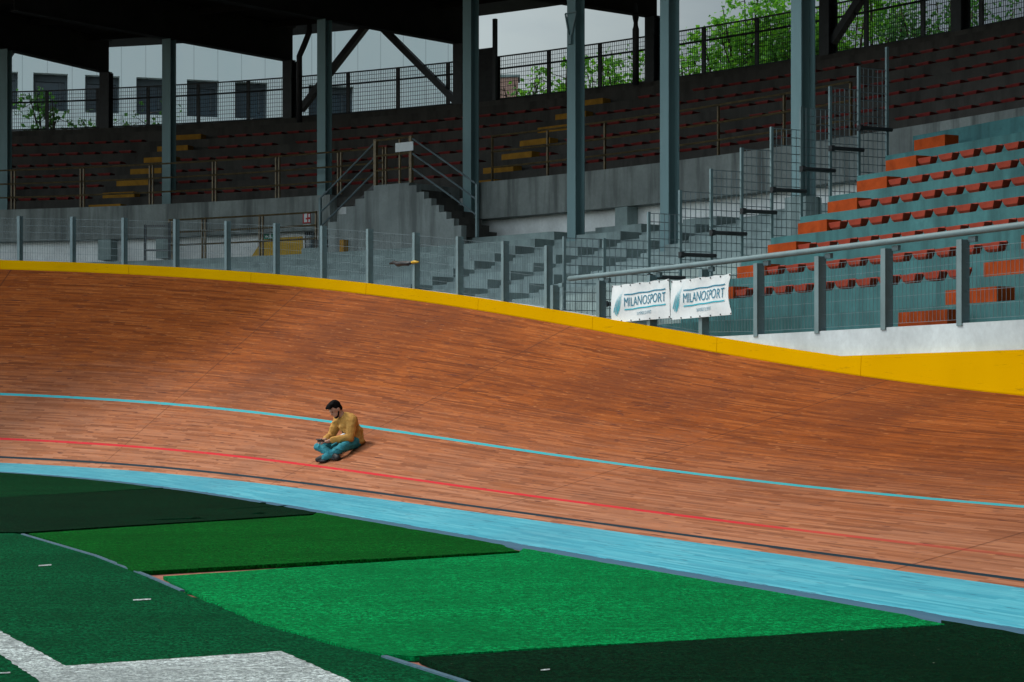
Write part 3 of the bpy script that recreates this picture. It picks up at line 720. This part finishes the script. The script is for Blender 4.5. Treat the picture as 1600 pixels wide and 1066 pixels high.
# ------------------------------------------------------------------ seats
def seat_mesh(name, mat):
    b = MB()                         # local: x along the row, y outward (back), z up
    def ring(w0, w1, y0, y1, z): return [(-w0 / 2, y0, z), (w0 / 2, y0, z), (w1 / 2, y1, z), (-w1 / 2, y1, z)]
    rings = [ring(.20, .22, -.025, .05, -.015), ring(.25, .25, -.05, .065, .015), ring(.325, .315, -.06, .07, .075), ring(.335, .325, -.062, .075, .092), ring(.31, .30, -.052, .065, .092), ring(.27, .26, -.035, .05, .065), ring(.18, .18, -.02, .03, .06)]
    vs = [p for r_ in rings for p in r_]; fs = [(3, 2, 1, 0)]
    for i in range(len(rings) - 1):
        for k in range(4): fs.append((i * 4 + k, i * 4 + (k + 1) % 4, i * 4 + 4 + (k + 1) % 4, i * 4 + 4 + k))
    fs.append(tuple((len(rings) - 1) * 4 + k for k in range(4)))
    b.add(vs, fs)
    if name == 'stadium_chair':
        b.add([(-.33 / 2, .055, .088), (.31 / 2, .055, .088), (.29 / 2, .06, .112), (-.29 / 2, .06, .112), (-.31 / 2, .072, .088), (.31 / 2, .072, .088), (.29 / 2, .075, .112), (-.29 / 2, .075, .112)],
          [(0, 1, 2, 3), (7, 6, 5, 4), (0, 4, 5, 1), (2, 6, 7, 3), (1, 5, 6, 2), (0, 3, 7, 4)])
    else: b.v = [Vector((p.x * 1.25, p.y * 2.2, p.z * .85)) for p in b.v]
    o = b.build(name, mat); return o
proto = seat_mesh('stadium_chair', 'seat_orange'); first_used = False
ROWN = {-1: 'lowest', 0: 'second', 1: 'third', 2: 'fourth', 3: 'fifth', 4: 'sixth', 5: 'seventh', 6: 'eighth', 7: 'ninth', 8: 'tenth'}
used = False
for k in range(-1, 6):
    d = D0 + RT2 * k + .10; z = Z0 + RR2 * k + .022; s = ORANGE_S - .50; idx = 0
    while s > 3.2:
        if not (ORANGE2_S - .62 < s < ORANGE2_S + .62):
            o = proto if not used else proto.copy()
            if used: COL.objects.link(o)
            used = True
            o.location = P(s, d, z + random.uniform(0, .008)); o.rotation_euler = (0, 0, math.atan2(tng(s).y, tng(s).x) + random.uniform(-.03, .03))
            tag(o, f'{ORD[min(idx, 29)]} orange seat right of the orange step blocks, {ROWN[k]} row of right stand', 'seat', f'orange seats, {ROWN[k]} row of the right stand')
            idx += 1
        s = step_s(s, d, -.46)
proto2 = seat_mesh('gallery_chair', 'seat_red'); used = False; cand = []
for j in range(NU - 1):
    d = DU + TU * j + .22; z = ZU + RU * (j + 1) if j < NU else 0
    s = 9.0
    while s < 44:
        if all(abs(s - (ys - .03 * j)) * (1 + d * I(KAP, s)) > .8 for ys in YS):
            p = P(s, d, z); x = 800 + FPX * p.x / p.y
            if -450 < x < 1640 and random.random() > .04: cand.append((p.y, s, j, p, x))
        s = step_s(s, d, .5)
near = sorted(cand, key=lambda q: (q[4] < 0, q[0])); restm = MB()
BAY = [(-9999, 262, 'left of the first full column'), (262, 505, 'between the first and second columns'), (505, 733, 'behind the staircase'), (733, 897, 'between the third and fourth columns'), (897, 1045, 'between the fourth and fifth columns'), (1045, 1253, 'between the fifth and sixth columns'), (1253, 2000, 'right of the plinth column')]
base = [v.co.copy() for v in proto2.data.vertices]; bf = [tuple(p.vertices) for p in proto2.data.polygons]
for i, (Y, s, j, p, x) in enumerate(near):
    rz = math.atan2(tng(s).y, tng(s).x) + random.uniform(-.04, .04)
    if i < 300:
        o = proto2 if not used else proto2.copy()
        if used: COL.objects.link(o)
        used = True; o.location = p; o.rotation_euler = (random.uniform(-.08, .02), 0, rz)
        bay = [q[2] for q in BAY if q[0] <= x < q[1]][0]
        tag(o, f'dark red plastic seat in the {ORD[j]} gallery row up, {bay}', 'seat', f'dark red seats of the {ORD[j]} gallery row, {bay}')
    else:
        m = Matrix.Translation(p) @ Matrix.Rotation(rz, 4, 'Z'); restm.add([m @ q for q in base], bf)
if restm.v: tag(restm.build('gallery_chairs', 'seat_red'), 'dark red plastic seats in the gallery rows at far left', 'seats', kind='stuff')

# ------------------------------------------------------------------ banners
def text_mesh(body, size):
    cu = bpy.data.curves.new('lettering', 'FONT'); cu.body = body; cu.size = size; cu.align_x = 'LEFT'; cu.resolution_u = 3
    o = bpy.data.objects.new('lettering', cu); COL.objects.link(o); dg = bpy.context.evaluated_depsgraph_get(); dg.update()
    me = bpy.data.meshes.new_from_object(o.evaluated_get(dg)); vs = [v.co.copy() for v in me.vertices]; fs = [tuple(p.vertices) for p in me.polygons]
    COL.objects.unlink(o); bpy.data.objects.remove(o); bpy.data.curves.remove(cu); bpy.data.meshes.remove(me); return vs, fs
def banner(pxl, pxr, zt, zb, torn, label):
    sl, sr = s_at(pxl, DFE - .08), s_at(pxr, DFE - .08); root = thing('banner', P((sl + sr) / 2, DFE - .08, zb), label, 'banner')
    H = zt - zb
    def surf(u, v, off=0):                                     # u 0..1 left to right, v 0..1 bottom to top
        e_ = 1.0
        if torn: e_ = 1 - .055 * math.sin(math.pi * min(1, max(0, v))) ** 1.3 * (1 if v < .8 else (1 - v) / .2)
        s = sl + (sr - sl) * u * e_
        rip = .004 * math.sin(u * 21 + v * 2) + .006 * math.sin(u * 9 - v * 5) + .004 * math.sin(v * 8 + u * 3)
        sag = -.010 * math.sin(math.pi * u * 4) ** 2 * v
        return P(s, DFE - .095 + rip - off, zb + H * v + sag + .012 * (u - .5))
    def grid(u0, u1, v0, v1, nu, nv, off, b):
        vs = [surf(u0 + (u1 - u0) * i / nu, v0 + (v1 - v0) * j / nv, off) for i in range(nu + 1) for j in range(nv + 1)]
        b.add(vs, [(i * (nv + 1) + j, (i + 1) * (nv + 1) + j, (i + 1) * (nv + 1) + j + 1, i * (nv + 1) + j + 1) for i in range(nu) for j in range(nv)])
    b = MB(); grid(0, 1, 0, 1, 40, 14, 0, b); grid(0, 1, 0, 1, 40, 14, -.004, b); b.build('cloth', 'banner_cloth', root, smooth=True)
    Wd = (P(sl, DFE, 0) - P(sr, DFE, 0)).length
    def put(vs, fs, u0, v0, u1, v1, b):
        xs = [v.x for v in vs]; ys = [v.y for v in vs]; x0, x1, y0, y1 = min(xs), max(xs), min(ys), max(ys)
        b.add([surf(u0 + (v.x - x0) / (x1 - x0) * (u1 - u0), v0 + (v.y - y0) / (y1 - y0) * (v1 - v0) + .07 * (u0 + (v.x - x0) / (x1 - x0) * (u1 - u0) - .5), .006) for v in vs], fs)
    b = MB(); put(*text_mesh('MILANOSPORT', 1), .235, .415, .935, .66, b); b.build('lettering', 'banner_ink', root)
    b = MB(); put(*text_mesh('UN MONDO DI SPORT', 1), .45, .15, .70, .235, b); b.build('slogan', 'banner_ink', root)
    def stripe(v, mat, nm):
        b = MB(); n = 20
        vs = []
        for i in range(n + 1):
            u = .235 + .70 * i / n; vv = v + .07 * (u - .5); vs += [surf(u, vv - .016, .006), surf(u, vv + .016, .006)]
        b.add(vs, [(2 * i, 2 * i + 2, 2 * i + 3, 2 * i + 1) for i in range(n)]); b.build(nm, mat, root)
    stripe(.735, 'banner_ink', 'stripe'); stripe(.335, 'banner_cyan', 'stripe')
    b = MB()                                                   # fan of brush strokes
    for (ua, va, ub, vb, w) in ((.045, .27, .12, .66, .017), (.068, .21, .15, .72, .017), (.092, .18, .18, .77, .017), (.115, .22, .205, .80, .014), (.140, .30, .20, .62, .011)):
        n = 8; vs = []
        for i in range(n + 1):
            f = i / n; u = ua + (ub - ua) * f; v = va + (vb - va) * f; ww = w * (1 - f) ** .7 * (.55 + .45 * min(1, f * 5)) + .001
            vs += [surf(u - ww / 2, v, .006), surf(u + ww / 2, v, .006)]
        b.add(vs, [(2 * i, 2 * i + 2, 2 * i + 3, 2 * i + 1) for i in range(n)])
    b.build('emblem', 'banner_cyan', root)
    b = MB()
    for i in range(7):
        for v in (.03, .97):
            b = MB(); c = surf(.01 + .98 * i / 6, v, .005); s = sl + (sr - sl) * i / 6
            b.frame(c, tng(s) * .01, nrm(s) * .003, Vector((0, 0, .009))); b.build('eyelet', 'dark_steel', root)
banner(956, 1047, 2.89, 2.365, False, 'left one of two white banners reading MILANOSPORT, tied flat to the fence')
banner(1049, 1145, 2.875, 2.35, True, 'right MILANOSPORT banner, whose loose right edge curls inward')
# bundled strap with a yellow tag on the fence
s = s_at(630, DFE - .1); q = thing('hanging_strap', P(s, DFE - .1, 3.3), 'black bundled strap with a yellow tag hanging on the fence mesh', 'strap')
def fz(px, py): s_ = s_at(px, DFE - .08); Y = P(s_, DFE - .08, 0).y; return P(s_, DFE - .08, EYE - (py - HOR) / FPX * Y)
b = MB(); b.tube([fz(609, 412), fz(616, 410), fz(622, 413), fz(630, 411.5), fz(638, 412), fz(644, 410)], [.016, .03, .045, .045, .04, .02], 7); b.build('strap', 'black_plastic', q, smooth=True)
b = MB(); b.tube([fz(642, 410.5), fz(648, 409.5), fz(654, 409.5)], [.02, .028, .012], 7); b.build('tag', 'yellow_tag', q, smooth=True)

# ------------------------------------------------------------------ building, far block, trees
def block_building():
    Yl, Yr = 74.0, 79.6; xl, xr = -26.0, -3.0 * .62
    pa = Vector((xl, Yl - .5, 0)); pb = at(735, 300, Yr + .8); pb.z = 0
    t_ = (pb - pa).normalized(); n = Vector((t_.y, -t_.x, 0)); L = (pb - pa).length       # n towards the camera
    root = thing('office_building', pa, 'pale panel-clad building with deep-set dark windows behind the stand at left', 'building')
    U = Vector((0, 0, 1)); H = 24
    def q(px):                                       # distance along the facade at picture column px
        k = (px - 800) / FPX; return (k * pa.y - pa.x) / (t_.x - k * t_.y)
    wins = [(-30, 28), (52, 106), (133, 187), (213, 259), (292, 342), (367, 418), (482, 553)]
    zt, zb = 13.85, 12.4; dep = .75
    b = MB()
    def fill(a0, a1, z0, z1, off0=0, off1=.9): b.frame(pa + t_ * (a0 + a1) / 2 - n * (off0 + off1) / 2 + U * (z0 + z1) / 2, t_ * (a1 - a0) / 2, n * (off1 - off0) / 2, U * (z1 - z0) / 2)
    fill(0, L, zt, H); fill(0, L, 0, zb)
    edges = [0.0]
    for a, c in wins: edges += [max(0, q(a)), q(c)]
    edges.append(L)
    for i in range(0, len(edges), 2):
        if edges[i + 1] > edges[i]: fill(edges[i], edges[i + 1], zb, zt)
    b.frame(pa + t_ * L / 2 - n * 5.95 + U * H / 2, t_ * L / 2, n * 5, U * H / 2)
    b.build('wall', 'cladding', root)
    for a, c in wins:
        a0, a1 = max(.02, q(a)), q(c); b = MB()
        for (u0, u1, z0, z1) in ((a0, a0 + .1, zb, zt), (a1 - .1, a1, zb, zt), (a0 + .1, a1 - .1, zb, zb + .1), (a0 + .1, a1 - .1, zt - .28, zt)):
            b.frame(pa + t_ * (u0 + u1) / 2 - n * .45 + U * (z0 + z1) / 2, t_ * (u1 - u0) / 2, n * .06, U * (z1 - z0) / 2)
        b.frame(pa + t_ * (a0 + (a1 - a0) * .78) - n * .45 + U * (zb + zt) / 2, t_ * .04, n * .05, U * ((zt - zb) / 2 - .3))
        w = b.build('window', 'frame_grey', root)
        b = MB(); b.frame(pa + t_ * (a0 + a1) / 2 - n * .5 + U * (zb + zt) / 2, t_ * ((a1 - a0) / 2 - .09), n * .01, U * ((zt - zb) / 2 - .1)); b.build('pane', 'glass_dark', w)
block_building()
fb = thing('rooftop_block', at(797, 300, 120), 'small pinkish rooftop block in the distance beyond the rim fence', 'building')
b = MB(); c = at(796, 140, 120); b.frame(c + Vector((0, 2, -6.4)), Vector((.55, 0, 0)), Vector((0, 1, 0)), Vector((0, 0, 7.3))); b.build('wall', 'far_brick', fb)
b = MB(); b.frame(c + Vector((.0, 2, .98)), Vector((.65, 0, 0)), Vector((0, 1.1, 0)), Vector((0, 0, .08))); b.build('coping', 'concrete', fb)
b = MB(); b.frame(at(817, 158, 121) + Vector((0, 2, -6)), Vector((.9, 0, 0)), Vector((0, 1, 0)), Vector((0, 0, 6.2))); b.build('annex', 'frame_grey', fb)

def tree(px, Y, spread, z_lo, z_hi, nleaf, label, mat='leaf_bright', lsize=.13, nstem=7, depth=None, spiky=.7):
    x = (px - 800) / FPX * Y; base = Vector((x, Y, 0)); root = thing('leafy_tree', base, label, 'tree', 'trees beyond the rim fence')
    bt = MB(); bl = MB(); depth = depth or spread
    zf = z_lo - 2
    bt.tube([base, base + Vector((.1, 0, zf * .5)), base + Vector((-.05, 0, zf))], [.22, .17, .13], 7)
    stems = []
    for i in range(nstem):
        ex = random.uniform(-1, 1); ey = random.uniform(-1, 1)
        tip = base + Vector((ex * spread, ey * depth, z_lo + (z_hi - z_lo) * (random.uniform(.45, 1) * (1 - .35 * abs(ex)))))
        st_ = base + Vector((ex * spread * .15, ey * depth * .15, zf * random.uniform(.75, 1)))
        mid = (st_ + tip) / 2 + Vector((random.uniform(-.3, .3), random.uniform(-.3, .3), random.uniform(0, .4)))
        pts = [st_, mid, tip]; bt.tube(pts, [.07, .045, .012], 5); stems.append(pts)
    tot = nleaf; per = max(1, tot // nstem)
    for pts in stems:
        # clusters along the upper two thirds of each stem
        ncl = 9
        for c_ in range(ncl):
            f = random.uniform(.35, 1.02); p = pts[1].lerp(pts[2], (f - .5) * 2) if f > .5 else pts[0].lerp(pts[1], f * 2)
            rad = (.25 + .55 * random.random()) * spiky * (1.25 - .6 * f) * spread ** .35
            cc = p + Vector((random.gauss(0, .3), random.gauss(0, .3), random.gauss(0, .15)))
            bt.tube([p, cc], [.014, .006], 4)
            for _ in range(per // ncl):
                v = Vector((random.gauss(0, 1), random.gauss(0, 1), random.gauss(0, 1))); v *= rad * .55
                q = cc + v; L = lsize * random.uniform(.6, 1.25)
                d = Vector((random.gauss(0, 1), random.gauss(0, 1), random.gauss(-.5, .7))).normalized(); e_ = d.cross(Vector((random.gauss(0, 1), random.gauss(0, 1), random.gauss(0, 1)))).normalized()
                m_ = d.cross(e_) * L * .12
                bl.add([q, q + d * L * .45 + e_ * L * .42 + m_, q + d * L, q + d * L * .45 - e_ * L * .42 + m_], [(0, 1, 2), (0, 2, 3)])
    bt.build('trunk', 'bark', root); bl.build('crown', mat, root)
Zy = lambda py, Y: EYE - (py - HOR) / FPX * Y
tree(62, 63, .95, Zy(205, 63), Zy(140, 63), 700, 'small leafy tree top at far left, in front of the pale building', 'leaf_dark', .17, 7, 1)
tree(190, 63, 1.2, Zy(215, 63), Zy(165, 63), 420, 'thin leafy sprays between the first columns, in front of the pale building', 'leaf_dark', .16, 7, 1)
tree(820, 62, .7, Zy(160, 62), Zy(95, 62), 240, 'thin young shoot beside the pinkish rooftop block', 'leaf_bright', .17, 5, .6)
tree(880, 64, 1.5, Zy(165, 64), Zy(112, 64), 2200, 'low bushy green tree right of the pinkish rooftop block', 'leaf_bright', .16, 10, 1.2)
tree(965, 65, 1.6, Zy(155, 65), Zy(62, 65), 2600, 'pointed green tree between the fourth and fifth columns', 'leaf_bright', .16, 12, 1.2)
tree(1090, 62, .6, Zy(125, 62), Zy(55, 62), 900, 'small green tree just right of the fifth column', 'leaf_bright', .16, 6, .7)
tree(1185, 60, 1.75, Zy(105, 60), Zy(-20, 60), 7000, 'tallest bright green tree, between the fifth and sixth columns', 'leaf_bright', .16, 20, 1.5, .8)
tree(1345, 60, 1.6, Zy(100, 60), Zy(-25, 60), 3600, 'green tree behind the rim fence, right of the plinth column', 'leaf_bright', .16, 14, 1.3, .8)
tree(1490, 58, 1.9, Zy(90, 58), Zy(-30, 58), 3200, 'rightmost green tree behind the rim fence, near the dark roof corner', 'leaf_dark', .16, 14, 1.4, .8)
# ------------------------------------------------------------------ seated man
simple('skin', (.44, .23, .155), .55, .35, .10, 20)
simple('hair', (.007, .006, .006), .9, .08, .3, 60)
simple('jacket_cloth', (.50, .25, .06), .85, .2, .22, 16)
simple('jeans_cloth', (.032, .215, .26), .85, .2, .28, 14)
simple('shoe_black', (.012, .012, .013), .6, .3, .2)
simple('shirt_white', (.70, .74, .80), .8, .2, .05)
simple('screen_glow', (.15, .45, .40), .25, .5, .2)
def find_track(px, py):
    best = None
    for s in np.arange(14, 28, .05):
        for v in np.arange(.2, 2.4, .04):
            p = track_pt(s, v); e_ = (800 + FPX * p.x / p.y - px) ** 2 + (HOR - FPX * (p.z - EYE) / p.y - py) ** 2
            if best is None or e_ < best[0]: best = (e_, s, v)
    return best[1], best[2]
ms, mv = find_track(552, 701)
SEAT = track_pt(ms, mv); K = .88
fw = -nrm(ms) * .97 + tng(ms) * .16; fw.normalize(); lf = Vector((-fw.y, fw.x, 0))
def slope(v): 
    n_, t_ = nrm(ms), tng(ms); dn = (track_pt(ms, mv + .2) - track_pt(ms, mv - .2)); dt = track_pt(ms - .2, mv) - track_pt(ms + .2, mv)
    Nn = dn.cross(dt).normalized(); Nn = Nn if Nn.z > 0 else -Nn; return -(Nn.x * v.x + Nn.y * v.y) / Nn.z
SF, SL_ = slope(fw), slope(lf)
def W(x, y, z): return SEAT + (fw * x + lf * y + Vector((0, 0, z))) * K
def gz(x, y): return SF * x + SL_ * y
def ell(b, c, r, n=12, rot=None):
    vs = []; fs = []; m = n // 2 + 1
    for i in range(m + 1):
        th = math.pi * i / m
        for k in range(n):
            ph = 2 * math.pi * k / n; q = Vector((r[0] * math.sin(th) * math.cos(ph), r[1] * math.sin(th) * math.sin(ph), r[2] * math.cos(th)))
            if rot: q = rot @ q
            vs.append(W(c[0] + q.x, c[1] + q.y, c[2] + q.z))
    for i in range(m):
        for k in range(n): fs.append((i * n + k, i * n + (k + 1) % n, (i + 1) * n + (k + 1) % n, (i + 1) * n + k))
    b.add(vs, fs)
def limb(b, pts, rs, n=10):
    b.tube([W(*p) for p in pts], [r * K for r in rs], n)
    for p, r in zip(pts, rs): ell(b, p, (r, r, r), n)
from mathutils import noise as mnoise
def crease(o, amp, fr):
    me = o.data; ns = [v.normal.copy() for v in me.vertices]
    for v, n_ in zip(me.vertices, ns):
        p = v.co; h = mnoise.noise((p.x * fr, p.y * fr, p.z * fr * 2.2)) ; r_ = 1 - abs(mnoise.noise((p.x * fr * .6 + 9, p.y * fr * .6, p.z * fr * 1.3))) * 2
        v.co = p + n_ * amp * (h * .6 + max(0, r_) ** 2 * .9 - .3)
    me.update()
def fuse(b, name, mat, parent, vox, smooth=4):
    o = b.build(name, mat, parent); m = o.modifiers.new('r', 'REMESH'); m.mode = 'VOXEL'; m.voxel_size = vox
    m2 = o.modifiers.new('s', 'SMOOTH'); m2.iterations = smooth; m2.factor = .5
    dg = bpy.context.evaluated_depsgraph_get(); dg.update(); me = bpy.data.meshes.new_from_object(o.evaluated_get(dg))
    o.modifiers.clear(); me.materials.clear(); me.materials.append(M[mat]); me.polygons.foreach_set('use_smooth', [True] * len(me.polygons)); o.data = me; return o
HP = Matrix.Rotation(R(38), 3, 'Y')                        # head pitched forward
HC = Vector((.30, -.01, .605))
def H(x, y, z): q = HP @ Vector((x, y, z)); return (HC.x + q.x, HC.y + q.y, HC.z + q.z)
LH, RH = (0, .095, .105), (0, -.095, .105)
LK, RK = (.36, .31, .02), (.46, -.27, .02)
LA, RA = (.47, -.05, gz(.47, -.05) + .08), (.40, .14, gz(.40, .14) + .09)
LS, RS_ = (.11, .175, .435), (.14, -.175, .435)
LE, RE = (.21, .275, .165), (.24, -.265, .18)
LW, RW = (.43, .075, .125), (.44, -.075, .135)
def legs(b, o):
    for h, k, a in ((LH, LK, LA), (RH, RK, RA)):
        mid = tuple((h[i] + k[i]) / 2 for i in range(3)); sh = tuple((k[i] * .65 + a[i] * .35) for i in range(3))
        limb(b, [h, mid, k], [.092 + o, .083 + o, .062 + o]); limb(b, [k, sh, a], [.060 + o, .056 + o, .040 + o])
def torso(b, o):
    ell(b, (-.005, 0, .12), (.125 + o, .165 + o, .115 + o), 16); ell(b, (.015, 0, .24), (.115 + o, .150 + o, .14 + o), 16); ell(b, (.075, 0, .36), (.115 + o, .165 + o, .13 + o), 16)
    limb(b, [LS, (.13, 0, .45), RS_], [.066 + o, .085 + o, .066 + o])
def arms(b, o, cut=1.0):
    for s_, e_, w in ((LS, LE, LW), (RS_, RE, RW)):
        w2 = tuple(e_[i] + (w[i] - e_[i]) * cut for i in range(3))
        limb(b, [s_, e_], [.062 + o, .048 + o]); limb(b, [e_, w2], [.047 + o, .033 + o * .8])
man = thing('person', SEAT, 'man in mustard jacket and blue jeans sitting cross-legged on the wooden track', 'person')
b = MB(); torso(b, -.01); arms(b, -.006); legs(b, -.008)
for a, dy in ((LA, -1), (RA, 1)): ell(b, (a[0] + .005, a[1] + dy * .05, a[2] - .02), (.03, .06, .025))
limb(b, [(.15, 0, .46), (.20, 0, .51), H(-.03, 0, -.07)], [.062, .056, .056])
ell(b, H(0, 0, .02), (.098, .076, .105), 18, HP); ell(b, H(.03, 0, -.055), (.068, .060, .070), 14, HP); ell(b, H(.065, 0, -.10), (.03, .032, .022), 10, HP)
ell(b, H(.100, 0, -.025), (.020, .014, .028), 8, HP); ell(b, H(.092, 0, .03), (.012, .045, .010), 8, HP); ell(b, H(.088, 0, -.068), (.013, .025, .009), 8, HP)
for sg in (1, -1):
    ell(b, H(-.01, sg * .078, -.01), (.026, .010, .034), 8, HP)
# hands: palm, four curled fingers, thumb
for sg, w in ((1, LW), (-1, RW)):
    pc = (w[0] + .055, w[1] - sg * .018, w[2] - .022); ell(b, pc, (.05, .036, .022), 10); limb(b, [w, pc], [.030, .026])
    for i, (ln, dy) in enumerate(((.068, .026), (.076, .009), (.070, -.009), (.055, -.026))):
        k = (pc[0] + .045, pc[1] + sg * dy, pc[2] - .004 * i); m_ = (k[0] + ln * .5, k[1] - sg * .004, k[2] - .016); t_ = (m_[0] + ln * .28, m_[1] - sg * .012, m_[2] + .012 - .026 * (i > 1))
        limb(b, [k, m_, t_], [.0105, .0098, .0085], 7)
    k = (pc[0] - .005, pc[1] - sg * .034, pc[2] + .012); limb(b, [k, (k[0] + .036, k[1] - sg * .010, k[2] + .022), (k[0] + .066, k[1] - sg * .002, k[2] + .022)], [.013, .0115, .0095], 7)
fuse(b, 'body', 'skin', man, .0062, 3)
b = MB()                                                       # eyes
for sg in (1, -1): ell(b, H(.086, sg * .031, .008), (.010, .014, .007), 8, HP)
b.build('eyes', 'hair', man, smooth=True)
b = MB(); ell(b, H(-.022, 0, .045), (.098, .086, .098), 16, HP); ell(b, H(.05, 0, .105), (.055, .062, .035), 12, HP); ell(b, H(-.06, 0, -.02), (.055, .068, .06), 12, HP)
for i in range(26):
    a = random.uniform(0, 6.28); r_ = random.uniform(.02, .075); ell(b, H(-.01 + r_ * math.cos(a), r_ * math.sin(a), .125 - r_ * .35), (.02, .018, .026), 6, HP)
for i in range(6): ell(b, H(.088 + random.uniform(-.01, .012), -.05 + .02 * i, .088), (.022, .016, .026), 6, HP)
fuse(b, 'hair', 'hair', man, .008, 2)
b = MB(); ell(b, H(.062, 0, -.105), (.036, .044, .026), 10, HP); ell(b, H(.088, 0, -.050), (.016, .03, .007), 8, HP)
for sg in (1, -1): limb(b, [H(.01, sg * .066, -.045), H(.04, sg * .052, -.085), H(.065, sg * .03, -.105)], [.014, .016, .02], 7)
fuse(b, 'beard', 'hair', man, .007, 2)
b = MB(); torso(b, .030); arms(b, .022, .88)
ell(b, (-.035, 0, .10), (.15, .21, .09), 14)
limb(b, [(.095, .10, .475), (.15, .105, .50), (.215, .07, .475)], [.03, .028, .022], 8); limb(b, [(.095, -.10, .475), (.15, -.105, .50), (.215, -.07, .475)], [.03, .028, .022], 8); limb(b, [(.095, .10, .475), (.075, 0, .49), (.095, -.10, .475)], [.03, .032, .03], 8)
for (p, q_) in (((.10, .19, .40), (.19, .285, .22)), ((.06, .20, .36), (.20, .27, .18)), ((.12, .15, .42), (.12, .13, .20)), ((.17, .09, .44), (.15, .10, .15)), ((.24, .27, .17), (.36, .15, .16)), ((-.10, .10, .3), (-.08, .16, .10)), ((.0, .175, .34), (-.03, .185, .12))):
    mid = tuple((p[i] + q_[i]) / 2 + random.uniform(-.012, .012) for i in range(3)); limb(b, [p, mid, q_], [.016, .024, .012], 7)
crease(fuse(b, 'jacket', 'jacket_cloth', man, .0075, 3), .012, 8)
b = MB(); limb(b, [(.185, .028, .44), (.19, .018, .30), (.17, .012, .16)], [.010, .011, .010], 6); fuse(b, 'placket', 'shoe_black', man, .006, 1)
b = MB(); ell(b, (.215, .10, .18), (.055, .035, .055), 10); ell(b, (.235, .06, .165), (.04, .03, .05), 10); fuse(b, 'shirt', 'shirt_white', man, .008, 2)
b = MB(); legs(b, .010); ell(b, (-.01, 0, .085), (.125, .175, .085), 14)
for (p, q_) in (((.42, .24, .09), (.47, .17, .05)), ((.47, -.20, .075), (.52, -.15, .02)), ((.10, .15, .185), (.25, .21, .16))): limb(b, [p, tuple((p[i] + q_[i]) / 2 for i in range(3)), q_], [.014, .022, .012], 7)
crease(fuse(b, 'jeans', 'jeans_cloth', man, .008, 3), .011, 12)
for a, dy in ((LA, -1), (RA, 1)):
    b = MB(); z = gz(a[0], a[1]); limb(b, [(a[0] - .02, a[1] - dy * .02, a[2] - .005), (a[0] + .015, a[1] + dy * .06, a[2] - .015), (a[0] + .03, a[1] + dy * .16, z + .045)], [.054, .054, .042], 10); ell(b, (a[0] + .01, a[1] + dy * .06, z + .03), (.056, .14, .034), 12)
    fuse(b, 'shoe', 'shoe_black', man, .008, 2)
ph = thing('phone', W(.56, 0, .1), 'dark phone with a pale green screen held in the hands of the seated man', 'phone')
PT = Matrix.Rotation(R(-35), 3, 'Y')
def pbox(b, c, r): ax = [PT @ Vector(v) for v in ((1, 0, 0), (0, 1, 0), (0, 0, 1))]; cc = Vector(c); b.frame(W(*cc), *[(fw * a.x + lf * a.y + Vector((0, 0, a.z))) * K * r[i] for i, a in enumerate(ax)])
cpt = Vector((.565, 0, .118))
b = MB(); pbox(b, cpt, (.045, .085, .006)); b.build('phone_body', 'black_plastic', ph)
b = MB(); pbox(b, cpt + PT @ Vector((0, 0, .0068)), (.038, .076, .001)); b.build('screen', 'screen_glow', ph)
